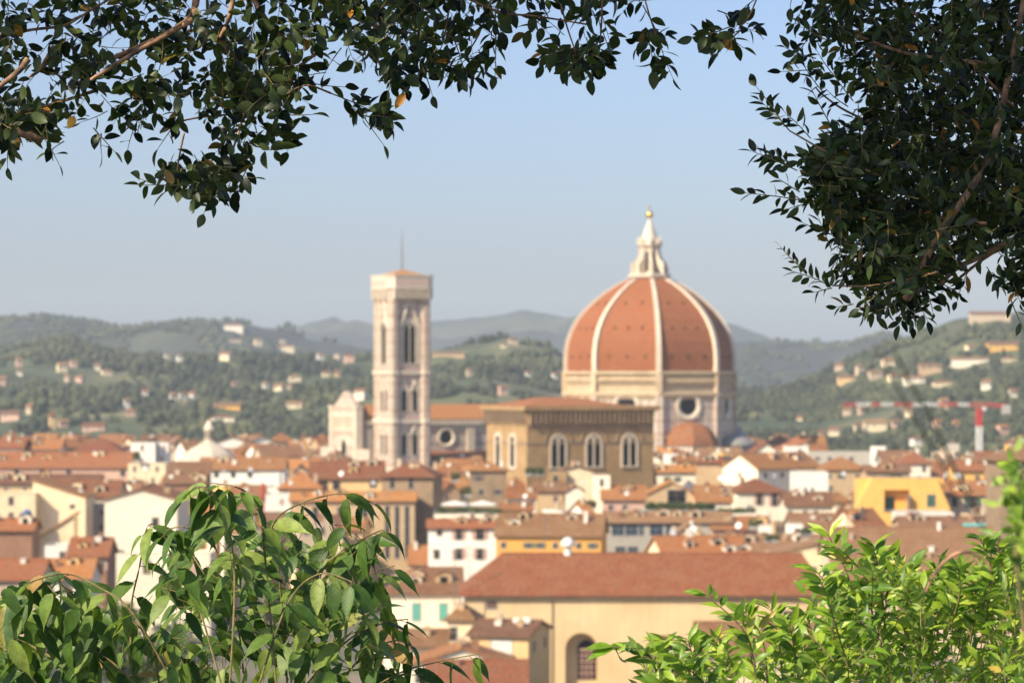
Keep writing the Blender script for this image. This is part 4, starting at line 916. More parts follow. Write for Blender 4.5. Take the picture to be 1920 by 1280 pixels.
hh('dazzling white cube with three slots', 1487, 1553, 884, 742, None, d=8, roof='flat', wall='white', wins=((.35, 914, 922, 4), (.55, 914, 922, 4)), prot=42)
hh('brown roof in front of the dazzling white cube', 1474, 1562, 948, 676, 924, d=14, wall='pale', tile='tile_brown', auto=(1, 4))
yh = tag(empty('house', (PX(1690, 640), 640, 0)), 'yellow house with sloping sides, a shaded loggia and green doors', 'house')
def yx(u): return (u-1690)*640/F
def yz(v): return PZ(v, 640)
mb = MB(); t0 = yz(895)
for pl in ([(yx(1598), 0), (yx(1658), 0), (yx(1658), t0), (yx(1636), t0), (yx(1602), yz(955))], [(yx(1706), 0), (yx(1786), 0), (yx(1782), yz(955)), (yx(1756), t0), (yx(1706), t0)], [(yx(1658), yz(918)), (yx(1706), yz(918)), (yx(1706), t0), (yx(1658), t0)], [(yx(1658), 0), (yx(1706), 0), (yx(1706), yz(957)), (yx(1658), yz(957))]): mb.prism(pl, 0, 2.6)
mb.box(yx(1612), yx(1772), 2.62, 10, 0, t0-.4); mb.build('wall', WALL['yellow'], yh)
mb = MB(); mb.box(yx(1658), yx(1706), 2.5, 2.6, yz(957), yz(918)); mb.build('loggia_wall', WALL['orange'], yh)
mb = MB(); mb.box(yx(1660), yx(1680), 2.4, 2.49, yz(957), yz(932)); mb.build('door', M['greenshut'], yh)
mb = MB(); mb.box(yx(1634), yx(1758), -.1, .4, t0+.01, t0+.2); mb.build('coping', M['concrete'], yh)
mb = MB(); mb.box(yx(1700), yx(1703), -1.9, -.02, yz(957), yz(925)); mb.box(yx(1656), yx(1708), -.25, -.02, yz(958), yz(955)); mb.build('railing', M['metal'], yh)
small_window(yh, yx(1746), yz(949), 1.9, 2.8, pane='greenshut'); HB.append((1600, 1784, 893, 640)); PROT.append((1600, 1784, 891, 956, 640))
for c_ in cells(1610, 1775, 897, 1280): COVER.setdefault(c_, []).append(640)
hh('white balustrade block in front of the yellow house', 1678, 1780, 958, 622, None, d=5, roof='flat', wall='white', prot=10)
hh('long pinkish roof below the white balustrade', 1690, 1880, 987, 598, 970, d=12, wall='tan', tile='tile_dusty')
hh('beige house with red roof and dark green windows at the right', 1766, 1874, 928, 652, 903, d=16, wall='beige', tile='tile_red', wins=((.22, 932, 949, 10), (.54, 932, 952, 14, 'green'), (.9, 932, 952, 8, 'green')), prot=36)
hh('tall tan stone house with brown roof at the right edge', 1876, 2010, 862, 520, 835, d=16, roof='hip', wall='rubble', tile='tile_brown', auto=(1, 2), prot=120, ov=.9)
hh('slim white tower block left of the crane', 1636, 1661, 836, 862, None, d=5, roof='flat', wall='white', prot=34)
hh('long flat grey roofed block on the far right side', 1512, 1640, 848, 905, None, d=18, roof='flat', wall='grey')
hh('hip roofed house above the dusty dark wall', 1538, 1626, 880, 790, 857, d=15, roof='hip', wall='tan', tile='tile', prot=22)
hh('grey roofed block beside the slim white tower', 1656, 1722, 868, 840, 846, d=16, wall='grey', tile='tile_dusty')
hh('little red gable right of the grey roofed block', 1690, 1744, 868, 820, 846, d=12, roof='hip', wall='pale', tile='tile_red')
hh('timber terrace house above the yellow house', 1624, 1706, 884, 690, 874, d=8, wall='tan', tile='tile_brown', auto=(1, 3), prot=12)
hh('yellow rooftop house left of the stone house', 1790, 1846, 882, 700, 866, d=10, wall='yellow', tile='tile_red', auto=(1, 2))
hh('red roofed house with a cream gable to its left', 1562, 1662, 986, 598, 956, d=9, rot=34, wall='cream', tile='tile_red')
hh('open gable with orange slopes and a dark front', 1204, 1312, 930, 690, 904, d=10, roof='y', wall='tan', tile='tile_orange', wins=((.6, 918, 942, 34),), prot=22)
hh('cream house with a rounded gable below the tracery windows', 1048, 1114, 884, 692, 874, d=8, roof='y', wall='cream', tile='tile_dusty', prot=35)
hh('narrow tall cream block below the third tracery window', 1113, 1144, 891, 668, None, d=6, roof='flat', wall='pale', prot=50)
hh('small round shouldered cream house among the roofs', 1061, 1094, 920, 652, 910, d=6, roof='y', wall='pale', tile='tile', prot=25)
hh('red roof below the right corner of the brown stone block', 1132, 1228, 906, 722, 878, d=13, wall='pale', tile='tile')
hh('thin orange roof over a pale wall below the small dome', 1200, 1304, 885, 760, 873, d=9, wall='pale', tile='tile_orange', auto=(1, 5))
hh('small white cube below the small red half dome', 1245, 1276, 850, 800, None, d=5, roof='flat', wall='white', prot=30)
hh('cream chimneyed block below the small red half dome', 1268, 1302, 864, 780, 856, d=6, wall='cream', tile='tile', prot=20)
hh('dark house with red roof under the dome drum corner', 1292, 1354, 867, 796, 856, d=8, wall='tan', tile='tile_red', auto=(1, 3))
hh('red roof behind the round vent hedge and pergola', 1336, 1442, 992, 602, 970, d=12, wall='pink', tile='tile_red')
hh('small white cube right of the red roof', 1424, 1447, 985, 584, None, d=5, roof='flat', wall='white')
hh('low white terrace with a red back roof', 1440, 1482, 1004, 574, None, d=5, roof='flat', wall='white')
hh('white chimney-like block beside the low terrace', 1478, 1506, 982, 580, None, d=4, roof='flat', wall='white')
hh('pink tiled house above the white blocks', 1484, 1574, 986, 616, 964, d=12, wall='pale', tile='tile_dusty', auto=(1, 4))
hh('pale flat terrace with pergola behind the hedge', 1342, 1442, 962, 640, None, d=8, roof='flat', wall='pale')
hh('brown stone stub below the first tracery window', 1026, 1062, 884, 690, None, d=5, roof='flat', wall='brownstone', prot=20)
hh('tan house with a dark opening left of the round shouldered one', 1000, 1056, 920, 668, 905, d=9, wall='tan', tile='tile_brown', auto=(1, 2))
hh('white gabled dormer house left of the tan one', 950, 1004, 934, 654, 920, d=8, wall='white', tile='tile', auto=(1, 2))
hh('yellow attic with two arches above the orange house', 940, 998, 956, 622, 944, d=7, wall='yellow', tile='tile', auto=(1, 2))
hh('low red roofs left of the open gable', 1130, 1210, 936, 664, 912, d=11, wall='pink', tile='tile_red', auto=(1, 3))
hh('tiled roof right of the open gable', 1306, 1372, 940, 680, 912, d=12, wall='pale', tile='tile', auto=(1, 3))

# --- filler houses: the mass of roofs between and behind
rnd = random.Random(21); cand = []
for _ in range(9000):
    Y = rnd.choice((rnd.uniform(560, 900), rnd.uniform(800, 1500), rnd.uniform(900, 1500))); u = rnd.uniform(-20, 1940); cand.append((Y, u, rnd.random()))
cand.sort(); made = []
WN = ['cream', 'pale', 'pale', 'white', 'white', 'ochre', 'beige', 'cream', 'tan', 'white', 'yellow', 'grey']; TN = ['tile', 'tile_orange', 'tile_brown', 'tile_dusty', 'tile_dusty', 'tile']
TNAME = {'tile': 'terracotta', 'tile_orange': 'bright orange', 'tile_brown': 'brown', 'tile_red': 'red', 'tile_dusty': 'dusty pink'}
for Y, u, q in cand:
    h_ = 14 + q*9 if Y < 900 else 17 + q*10
    wpx = rnd.choice((rnd.uniform(9, 20), rnd.uniform(5, 11)))*F/Y; ve = HV + (CAMZ-h_)*F/Y
    rk = rnd.choice(('x', 'x', 'y', 'hip', 'y', 'flat', 'flat', 'xl')); rise = rnd.uniform(1.8, 3.4) if rk != 'flat' else 0; dd = rnd.uniform(8, 14); rot = rnd.choice((0, 8, 22, 25, -8, -18, 25))
    vt = ve - rise*F/Y
    if ve > 1000 or (Y > 900 and ve < 826): continue
    u0, u1 = u-wpx/2, u+wpx/2
    if any(not (u1 < a or u0 > b) and vt < d2 and Y < Yp+6 for a, b, c2, d2, Yp in PROT if d2 > vt and c2 < 1280): continue
    if any(abs(Y-y2) < 14 and not (u1 < a2-3 or u0 > b2+3) for a2, b2, y2 in made): continue
    if any(abs(Y-y2) < 14 and not (u1 < a2-3 or u0 > b2+3) for a2, b2, v2, y2 in HB): continue
    cs = cells(u0, u1, vt, vt+60); vis = [c for c in cs if not any(y < Y for y in COVER.get(c, ()))]
    if len(vis) < 4: continue
    wc, tn = rnd.choice(WN), rnd.choice(TN)
    vm = sum(c[1] for c in vis)/len(vis)*CELL; um = sum(c[0] for c in vis)/len(vis)*CELL
    rn = {'x': 'gabled', 'xl': 'gabled', 'hip': 'hipped', 'y': 'front gabled'}.get(rk)
    desc = f"{wc} flat roofed house" if rk == 'flat' else f"{wc} house with {rn} {TNAME[tn]} roof"
    vc = rnd.randint(1, 3)
    o = house(autolabel(desc, um, vm), u0, u1, ve, Y, d=dd, rot=rot, roof=rk, rise=rise, wall=wc, tile=tn, auto=(1, max(2, int(wpx*Y/F/4))) if Y < 1150 else None,
              chim=[(rnd.uniform(.15, .85), rnd.uniform(.25, .5), rnd.uniform(.5, 1.3)) for _ in range(vc)] if rk != 'flat' else [(rnd.uniform(.2, .8), .5, 1.5)])
    o['group'] = 'houses filling the old town'; made.append((u0, u1, Y))
    if len(made) >= 296: break
print('fillers', len(made))

# --- villas on the hills
rnd = random.Random(3)
for (u, v, wp, hp, col) in VILLAS:
    pt = on_hill(u, v + hp*.4)
    if pt is None: print('villa off', u, v); continue
    Y = pt.y - 2; wm_ = wp*Y/F; hm = max(5.5, hp*Y/F*.85); big = wp > 28
    size = 'long' if wp > 28 else ('tall' if hp > wp else ('small' if wp < 15 else 'mid sized'))
    rk = rnd.choice(('hip', 'x', 'x')) if wp < 50 else 'x'
    dd = min(wm_*.7, 14); rot = 0 if big else rnd.choice((-20, 12, 22))
    if rot: dd = min(dd, .6*wm_/abs(math.sin(R(rot))))
    tn = rnd.choice(('tile', 'tile_dusty', 'tile_dusty', 'tile_dusty')); desc = f'{size} {col} hill villa with {TNAME[tn]} roof'
    o = house(autolabel(desc, u, v), u-wp/2, u+wp/2, 0, Y, d=dd, rot=rot, roof=rk, rise=max(1.6, hp*Y/F*.28), wall=col, tile=tn, z=pt.z-3+hm+2, base=pt.z-6, name='villa', cat='villa', register=False,
              auto=(1, max(2, int(wm_/5))) if Y < 3500 and wp < 60 else None)
    o['group'] = 'villas scattered over the hills'

# --- the rest of the town, past the picture's edges
rnd = random.Random(77); mb = MB()
for _ in range(900):
    Y = rnd.uniform(380, 1500); u = rnd.choice((rnd.uniform(-1500, -60), rnd.uniform(2030, 3400))); x, a, b = PX(u, Y), rnd.uniform(5, 10), rnd.uniform(8, 14); z = rnd.uniform(12, 20); rr = rnd.uniform(1.8, 3)
    mb.T = Matrix.Translation((x, Y, 0)) @ Matrix.Rotation(rnd.choice((0, A0, A0, -.3)), 4, 'Z'); wi = rnd.randint(0, 2)
    mb.box(-a, a, 0, b, 0, z, wi)
    k = rr/(b/2)*.5; mb.add([(-a-.5, -.5, z-k+.2), (a+.5, -.5, z-k+.2), (a+.5, b/2, z+rr+.2), (-a-.5, b/2, z+rr+.2), (a+.5, b+.5, z-k+.2), (-a-.5, b+.5, z-k+.2)], [(0, 1, 2, 3), (3, 2, 4, 5)], 3 + wi % 2)
    mb.add([(-a, 0, z), (-a, b, z), (-a, b/2, z+rr), (a, 0, z), (a, b, z), (a, b/2, z+rr)], [(0, 2, 1), (3, 4, 5)], wi)
mb.T = None
tag(mb.build('townhouses', [WALL['pale'], WALL['cream'], WALL['beige'], M['tile'], M['tile_brown']]), 'roofs of the town carrying on to both sides', kind='stuff')

# --- tower crane
YT = 1420.0; cx_, = (PX(1836, YT),)
cr_ = tag(empty('tower_crane', (cx_, YT, 0)), 'red and white tower crane with a long jib pointing left', 'crane')
def lattice(mb, a, b, s, n_, r_=.14):
    a, b = Vector(a), Vector(b); d = (b-a).normalized(); up = Vector((0, 0, 1)) if abs(d.z) < .9 else Vector((1, 0, 0)); sx = d.cross(up).normalized()*s/2; sy = up*s/2 if abs(d.z) < .9 else d.cross(sx).normalized()*s/2
    cs = [sx+sy, sx-sy, -sx-sy, -sx+sy]
    for c in cs: mb.bar(a+c, b+c, r_)
    for i in range(n_):
        p0, p1 = a+(b-a)*i/n_, a+(b-a)*(i+1)/n_
        for k in range(4):
            c1, c2 = cs[k], cs[(k+1) % 4]; mb.bar(p0+c1, p1+c2, r_*.7); mb.bar(p0+c1, p0+c2, r_*.7)
            mb.bar(p0+c2, p1+c1, r_*.7)
zj = PZ(760, YT); zm = PZ(798, YT)
mb = MB(); lattice(mb, (0, 0, 0), (0, 0, zm), 2.6, 14, .2); mb.build('mast', M['whitemetal'], cr_)
mb = MB(); lattice(mb, (0, 0, zm), (0, 0, zj-1.5), 2.5, 6, .3); mb.box(-1.6, 1.6, -1.6, 1.6, zj-2.2, zj-1.3); mb.build('slewing_tower', M['redmetal'], cr_)
segs = [(1582, 1606, 'redmetal', 753), (1606, 1634, 'whitemetal', 753), (1634, 1652, 'redmetal', 754), (1652, 1676, 'whitemetal', 755), (1676, 1712, 'redmetal', 757), (1712, 1758, 'whitemetal', 758), (1758, 1796, 'redmetal', 760), (1796, 1818, 'whitemetal', 761), (1818, 1866, 'redmetal', 762)]
for ua, ub, mm_, v in segs:
    mb = MB(); lattice(mb, (PX(ua, YT)-cx_, 0, zj+.6), (PX(ub, YT)-cx_-.02, 0, zj+.6), 1.8, max(2, int((ub-ua)/9)), .13)
    mb.build('jib_section', M[mm_], cr_)
mb = MB(); lattice(mb, (PX(1866, YT)-cx_, 0, zj), (PX(1886, YT)-cx_, 0, zj), 1.6, 3, .2); mb.build('counter_jib', M['redmetal'], cr_)
mb = MB(); mb.box(PX(1878, YT)-cx_, PX(1894, YT)-cx_, -1.2, 1.2, zj-4.4, zj+.4); mb.build('counterweight', M['concrete'], cr_)
mb = MB(); mb.box(1.4, 3.4, -1.4, .4, zj-2.6, zj-.7); mb.build('cab', M['whitemetal'], cr_)

# --- terrace things
uy = 622.0
for u, lab in ((852, 'left of two white square parasols on the roof terrace'), (905, 'right of two white square parasols on the roof terrace')):
    q = tag(empty('parasol', (PX(u, 617), 617, PZ(963, 610)-.5)), lab, 'parasol', 'parasols on the terrace')
    mb = MB(); mb.bar((0, 0, 0), (0, 0, 3.2), .06); mb.build('pole', M['metal'], q)
    mb = MB(); s = 3.0; mb.add([(-s, -s, 2.45), (s, -s, 2.45), (s, s, 2.45), (-s, s, 2.45), (0, 0, 3.25), (-s, -s, 2.2), (s, -s, 2.2), (s, s, 2.2), (-s, s, 2.2)], [(0, 1, 4), (1, 2, 4), (2, 3, 4), (3, 0, 4), (0, 5, 6, 1), (1, 6, 7, 2), (2, 7, 8, 3), (3, 8, 5, 0)]); mb.build('canopy', M['canvas'], q)
def leafcloud(mb, cen, rad, n_, s, rnd):
    for _ in range(n_):
        while True:
            v = Vector((rnd.uniform(-1, 1), rnd.uniform(-1, 1), rnd.uniform(-1, 1)))
            if .15 < v.length < 1: break
        p_ = Vector((cen[0]+v.x*rad[0], cen[1]+v.y*rad[1], cen[2]+v.z*rad[2])); a = Vector((rnd.gauss(0, 1), rnd.gauss(0, 1), rnd.gauss(0, .7))).normalized(); b = a.orthogonal().normalized(); b = (b*math.cos(q_ := rnd.uniform(0, 6.28)) + a.cross(b)*math.sin(q_)); k = s*rnd.uniform(.6, 1.3)
        mb.add([p_-a*k, p_-b*k*.45, p_+a*k, p_+b*k*.45], [(0, 1, 2, 3)])
def hedge(u0, u1, v0, v1, Y, label, n_=1500, s=.35):
    rnd = random.Random(int(u0)); q = tag(empty('hedge', (PX((u0+u1)/2, Y), Y, PZ(v1, Y)-.1)), label, 'hedge')
    mb = MB(); wd = (u1-u0)*Y/F/2; h_ = (v1-v0)*Y/F
    for i in range(7): leafcloud(mb, (-wd+wd*2*(i+.5)/7, rnd.uniform(-.3, .3), h_*.5), (wd/5, .9, h_*.5*rnd.uniform(.8, 1.3)), n_//7, s, rnd)
    mb.build('foliage', M['crown'], q)
    mb = MB(); mb.box(-wd, wd, -.4, .4, -.4, .35); mb.build('planter', M['concrete'], q)
hedge(1212, 1338, 940, 957, 628, 'long green hedge on the grey roof terrace below the open gable', 2600)
hedge(820, 938, 951, 962, 612, 'low hedge along the edge of the parasol terrace', 1400)
hedge(1346, 1416, 951, 961, 644, 'short hedge on the pale terrace right of the long one', 900)
hedge(250, 262, 846, 862, 828, 'small shrub in front of the square white block', 300)
hedge(1084, 1118, 936, 950, 640, 'yellowish shrub beside the round shouldered cream house', 500)
hedge(985, 1020, 874, 888, 684, 'little green roof garden at the foot of the brown stone block', 500)
for i, (a, b, c, d_, Y_) in enumerate(((1404, 1424, 972, 988, 586), (1434, 1462, 1000, 1012, 556), (1500, 1522, 990, 1000, 560), (846, 862, 884, 900, 690), (864, 884, 910, 928, 660), (1668, 1690, 888, 900, 660), (655, 672, 864, 874, 800), (1180, 1204, 888, 898, 716))):
    hedge(a, b, c, d_, Y_, ('leafy pot plant on the roof terrace by the white cubes', 'small shrub behind the red roof near the white cubes', 'roof plant below the pink tiled house', 'tall shrub right of the brown tower house', 'green roof garden left of the plain brown block', 'plants on top of the yellow house', 'small tree top above the ochre house', 'shrub at the foot of the third tracery window')[i], 260, .3)
# satellite dishes
rnd = random.Random(17)
for i, (u, v, Y) in enumerate(((272, 878, 790), (420, 884, 790), (470, 880, 790), (700, 905, 640), (985, 930, 640), (1092, 905, 650), (1175, 925, 655), (1262, 998, 545), (1300, 992, 545), (1352, 896, 700), (1452, 892, 700), (1582, 888, 690), (1722, 893, 640), (1795, 892, 650), (545, 905, 690), (640, 888, 725), (812, 1012, 590), (1385, 985, 570))):
    q = tag(empty('satellite_dish', P(u, v, Y)), autolabel('white satellite dish', u, v), 'satellite dish', 'satellite dishes on the roofs')
    T = Matrix.Rotation(rnd.uniform(-.6, .6), 4, 'Z') @ Matrix.Rotation(R(70), 4, 'X'); mb = MB(); mb.T = T; r_ = rnd.uniform(.45, .8)
    mb.lathe([(.02, -.12*r_), (r_*.5, -.02*r_), (r_, .18*r_), (r_, .22*r_), (r_*.5, .03*r_), (.02, -.06*r_)], 14); mb.build('dish', M['whitemetal'], q, True)
    mb = MB(); mb.bar((0, .1, 0), (0, .3, -3), .05); mb.bar((0, -.1, -.1), (0, -r_, -.05), .02); mb.build('pole', M['metal'], q)
# awning
q = tag(empty('awning', P(1840, 992, 590)), 'teal awning stretched below the long pinkish roof at the right', 'awning')
mb = MB(); wd = 35*590/F; mb.box(-wd, wd, -.05, .05, -.25, 1.3) ; mb.T = None
mb.v = [(x, y+(1.3-z)*-1.2, z) for x, y, z in mb.v]; mb.build('canvas', M['teal'], q)
mb = MB(); mb.bar((-wd, 0, 1.3), (wd, 0, 1.3), .08)
for x in (-wd, wd): mb.bar((x, -1.7, -.2), (x, .2, -8), .06)
mb.build('frame', M['whitemetal'], q)
# blue water tank
q = tag(empty('water_tank', (PX(51, 600), 600, PZ(924, 596)-.4)), 'round blue water tank near the left edge', 'water tank')
q.location = (PX(51, 562), 562.0, PZ(973, 562))
mb = MB(); mb.lathe([(1.0, 0), (1.05, .2), (1.0, .9), (1.05, 1.0), (1.0, 1.1), (.98, 1.7), (.5, 2.0), (.3, 2.0), (.3, 2.15), (.01, 2.15)], 16); mb.build('tank', plain('blue_plastic', (.10, .22, .42), .4), q)
mb = MB(); mb.box(-1.3, 1.3, -1.3, 1.3, -6, 0); mb.build('plinth', WALL['cream'], q)
# antennas
for i, (u, v0, v1, Y, lab) in enumerate(((852, 1030, 1110, 450, 'left tv aerial standing before the corner of the church roof'), (880, 1022, 1100, 455, 'right tv aerial standing before the corner of the church roof'), (493, 905, 985, 600, 'dark red chimney pipe beside the toothed leaves'), (1022, 968, 1010, 562, 'thin aerial rising from the orange house'), (232, 850, 880, 840, 'thin aerial left of the white blocks'), (1690, 850, 900, 660, 'aerial on the timber terrace'))):
    q = tag(empty('aerial', P(u, v1, Y)), lab, 'aerial'); q.location.z = PZ(v1, Y)-3
    h_ = (v1-v0)*Y/F+3; mb = MB(); mb.bar((0, 0, 0), (0, 0, h_), .3 if i == 2 else .07); mb.build('mast', M['redmetal'] if i == 2 else M['metal'], q)
    if i != 2:
        mb = MB(); mb.bar((-1.2, 0, h_-.3), (1.2, 0, h_-.3), .04)
        for k in range(7): x = -1.1+k*.36; mb.bar((x, -.45, h_-.3), (x, .45, h_-.3), .03)
        mb.bar((-.6, 0, h_-1.6), (.6, 0, h_-1.6), .04)
        mb.build('antenna_array', M['metal'], q)
#PART4
# ------------------------------------------------------------------ foliage near the camera
LEAVES = {
 'oval': [(0, .03), (.08, .45), (.25, .88), (.45, 1.0), (.65, .86), (.85, .45), (1, .0)],
 'tooth': [(0, .02), (.06, .55), (.12, .80), (.14, .76), (.22, .98), (.24, .94), (.33, 1.05), (.35, .99), (.44, .98), (.46, .91), (.54, .84), (.56, .77), (.64, .66), (.66, .59), (.72, .40), (.74, .34), (.82, .15), (.91, .06), (1, 0)],
 'lance': [(0, .03), (.1, .35), (.25, .8), (.42, 1.0), (.6, .85), (.8, .45), (.92, .18), (1, 0)]}
class LB:
    def __init__(s): s.v = []; s.f = []; s.uv = []
    def leaf(s, base, d, nrm, L, W, kind, curl=.3, fold=.25):
        d = d.normalized(); nrm = (nrm - d*nrm.dot(d)); 
        if nrm.length < 1e-3: nrm = d.orthogonal()
        nrm.normalize(); sd_ = d.cross(nrm); prof = LEAVES[kind]; o = len(s.v); n = len(prof)
        for t, wv in prof:
            ang = curl*t; c = base + d*(L*math.sin(ang)/max(curl, 1e-3) if abs(curl) > 1e-3 else L*t) - nrm*(L*(1-math.cos(ang))/max(abs(curl), 1e-3) if abs(curl) > 1e-3 else 0)
            q = W*.5*wv; up = nrm*(q*fold)
            s.v += [tuple(c - sd_*q + up), tuple(c), tuple(c + sd_*q + up)]; s.uv += [(-wv*.5, t), (0, t), (wv*.5, t)]
        for i in range(n-1):
            a = o+3*i; s.f += [(a, a+1, a+4, a+3), (a+1, a+2, a+5, a+4)]
    def build(s, name, m, parent):
        me = bpy.data.meshes.new(name); me.from_pydata(s.v, [], s.f); me.materials.append(m); me.polygons.foreach_set('use_smooth', [True]*len(me.polygons))
        lay = me.uv_layers.new(name='UVMap'); vi = [0]*len(me.loops); me.loops.foreach_get('vertex_index', vi)
        lay.data.foreach_set('uv', [c for i in vi for c in s.uv[i]]); o = bpy.data.objects.new(name, me); C.objects.link(o); o.parent = parent; return o
def rv(rnd): return Vector((rnd.gauss(0, 1), rnd.gauss(0, 1), rnd.gauss(0, 1))).normalized()
def inpoly(u, v, poly):
    c = False; j = len(poly)-1
    for i in range(len(poly)):
        (a, b), (x, y) = poly[i], poly[j]
        if (b > v) != (y > v) and u < (x-a)*(v-b)/(y-b+1e-9)+a: c = not c
        j = i
    return c
def randin(poly, rnd):
    us = [p_[0] for p_ in poly]; vs_ = [p_[1] for p_ in poly]
    while True:
        u, v = rnd.uniform(min(us), max(us)), rnd.uniform(min(vs_), max(vs_))
        if inpoly(u, v, poly): return u, v
def smooth(pts, k=6):                           # Catmull-Rom through points
    out = []
    P_ = [pts[0]] + list(pts) + [pts[-1]]
    for i in range(1, len(P_)-2):
        for j in range(k):
            t = j/k; a, b, c, d = P_[i-1], P_[i], P_[i+1], P_[i+2]
            out.append(.5*((2*b) + (c-a)*t + (2*a-5*b+4*c-d)*t*t + (3*b-a-3*c+d)*t**3))
    out.append(pts[-1]); return out
def sprig(lb, tb, p0, d, length, n, L, W, kind, rnd, ang=50, droop=0, tr=.0013, tip=True, start=.15, curl=(.1, .6), nup=.6, spread=1.0):
    d = d.normalized(); side = d.cross(Vector((0, 1, 0))); 
    if side.length < .1: side = Vector((1, 0, 0))
    side.normalize(); bend = rv(rnd)*length*.15
    pts = [p0 + d*length*t + bend*t*t + Vector((0, 0, -droop*length*t*t)) for t in (0, .33, .66, 1)]
    tb.tube(pts, [tr, tr*.85, tr*.7, tr*.4], 4)
    for i in range(n):
        t = start + (1-start)*i/max(1, n-1); k = min(2, int(t*3)); f = t*3-k; p_ = pts[k].lerp(pts[k+1], f); ax = (pts[k+1]-pts[k]).normalized()
        s = 1 if i % 2 else -1; ph = rnd.uniform(-.9, .9) + (0 if s > 0 else math.pi)
        perp = (side*math.cos(ph) + ax.cross(side)*math.sin(ph)*spread).normalized()
        a = R(rnd.gauss(ang, 14)) if not (tip and i == n-1) else R(rnd.uniform(0, 15))
        ld = ax*math.cos(a) + perp*math.sin(a) + Vector((0, 0, -droop*.6)); nr = (Ez*nup + rv(rnd)*.75)
        q = rnd.uniform(.7, 1.12)
        pt = p_ + ld.normalized()*L*.08; tb.bar(p_, pt, tr*.5)
        lb.leaf(pt, ld, nr, L*q, W*q*rnd.uniform(.85, 1.1), kind, rnd.uniform(*curl), rnd.uniform(.1, .45))

# ---------- overhanging evergreen tree: two groups of boughs, one tree each side
def px_path(pts, Y, rnd=None, wob=.12):
    return [P(u, v, Y + (dy[0] if dy else 0)) for (u, v, *dy) in pts]
TRL = tag(empty('overhanging_tree', (-3.3, 9.0, 49.6)), 'dark evergreen boughs hanging into the top left with tan twigs', 'tree')
TRR = tag(empty('overhanging_tree', (3.6, 9.0, 49.6)), 'dark dense evergreen crown hanging down the right side', 'tree')
def world_child(o, par):                        # meshes are written in world coordinates
    o.parent = par; o.matrix_parent_inverse = Matrix.Translation(par.location).inverted(); return o
rnd = random.Random(11)
lb, tb = LB(), MB()
DL, DW = .046, .025
def fill(poly, n, Yr, L, W, kind, rnd, nl=(4, 7), lenpx=(38, 75), bias=Vector((0, 0, -.35)), **k):
    for _ in range(n):
        u, v = randin(poly, rnd); Y = rnd.uniform(*Yr); d = rv(rnd)*.8 + bias
        ln = rnd.uniform(*lenpx)*Y/F
        sprig(lb, tb, P(u, v, Y) - d.normalized()*ln*.5, d, ln, rnd.randint(*nl), L, W, kind, rnd, **k)
YL = (6.6, 7.7)
fill([(-60,-60),(620,-60),(600,90),(560,130),(470,180),(420,200),(330,180),(250,195),(150,215),(80,240),(-60,250)], 250, YL, DL, DW, 'oval', rnd)
fill([(0,190),(130,210),(290,190),(400,190),(380,225),(230,235),(90,262),(0,262)], 22, YL, DL, DW, 'oval', rnd)
fill([(390,60),(600,40),(600,120),(540,200),(480,250),(400,230)], 36, YL, DL, DW, 'oval', rnd)
fill([(-60,200),(60,225),(130,250),(60,270),(-60,262)], 12, YL, DL, DW, 'oval', rnd)
fill([(400,150),(560,130),(560,190),(520,260),(450,275),(400,250)], 26, (6.6, 7.3), DL, DW, 'oval', rnd)
fill([(320,325),(430,300),(470,290),(450,345),(395,372),(330,350)], 20, (6.7, 7.2), DL, DW, 'oval', rnd)
fill([(600,-60),(1000,-60),(960,30),(880,60),(800,90),(720,110),(620,100)], 130, YL, DL, DW, 'oval', rnd)
fill([(1000,-60),(1210,-60),(1200,20),(1140,60),(1060,70),(990,40)], 36, YL, DL, DW, 'oval', rnd)
fill([(1010,100),(1070,95),(1130,95),(1140,120),(1100,138),(1030,125)], 9, (6.8, 7.2), DL, DW, 'oval', rnd)
fill([(700,110),(860,90),(860,130),(760,160),(720,140)], 14, (6.8, 7.4), DL, DW, 'oval', rnd)
for pl_, n_ in (([(290,320),(400,310),(470,310),(455,350),(395,378),(310,360)], 16), ([(650,185),(700,190),(745,215),(735,235),(680,225)], 6), ([(1190,60),(1250,55),(1250,110),(1210,110)], 6), ([(1310,60),(1400,30),(1410,65),(1340,85)], 6), ([(1010,95),(1140,90),(1140,130),(1060,140)], 10), ([(860,60),(940,70),(920,130),(870,140)], 6), ([(480,230),(560,220),(555,270),(500,285)], 5)):
    fill(pl_, n_, (6.8, 7.2), DL, DW*1.08, 'oval', rnd, nl=(4, 6), lenpx=(28, 50))
SPL = [((380,350),(262,342),7),((620,175),(748,222),8),((660,185),(722,285),3),((560,150),(640,175),4),((290,345),(255,335),3),((400,300),(300,355),6),((430,330),(375,395),6),((470,300),(440,365),6),((545,240),(548,285),3),((520,215),(583,220),4),
       ((175,240),(215,285),4),((190,250),(185,290),3),((60,230),(125,305),5),((20,250),(5,310),4),((120,265),(85,285),3),((820,90),(760,175),6),((790,120),(815,180),4),((850,70),(880,150),6),((930,60),(930,130),5),
       ((1205,10),(1235,60),4),((1220,60),(1190,85),4),((1235,70),(1250,145),6),((1345,20),(1410,40),5),((1370,50),(1300,80),6),((1385,60),(1350,95),4),((1350,60),(1400,90),4),((1440,-20),(1380,25),3),((1490,-30),(1478,20),2),((1050,60),(1020,130),5),((1110,70),(1120,150),6),((1130,60),(1150,110),4),((700,100),(740,160),4),((640,90),(600,140),4),((330,230),(300,270),4),((260,220),(230,285),4)]
for (a, b, n) in SPL:
    Y = rnd.uniform(6.8, 7.2); pa, pb = P(*a, Y), P(*b, Y + rnd.uniform(-.05, .05)); sprig(lb, tb, pa, pb-pa, (pb-pa).length, n, DL*1.02, DW*1.05, 'oval', rnd, start=.2, tr=.0018)
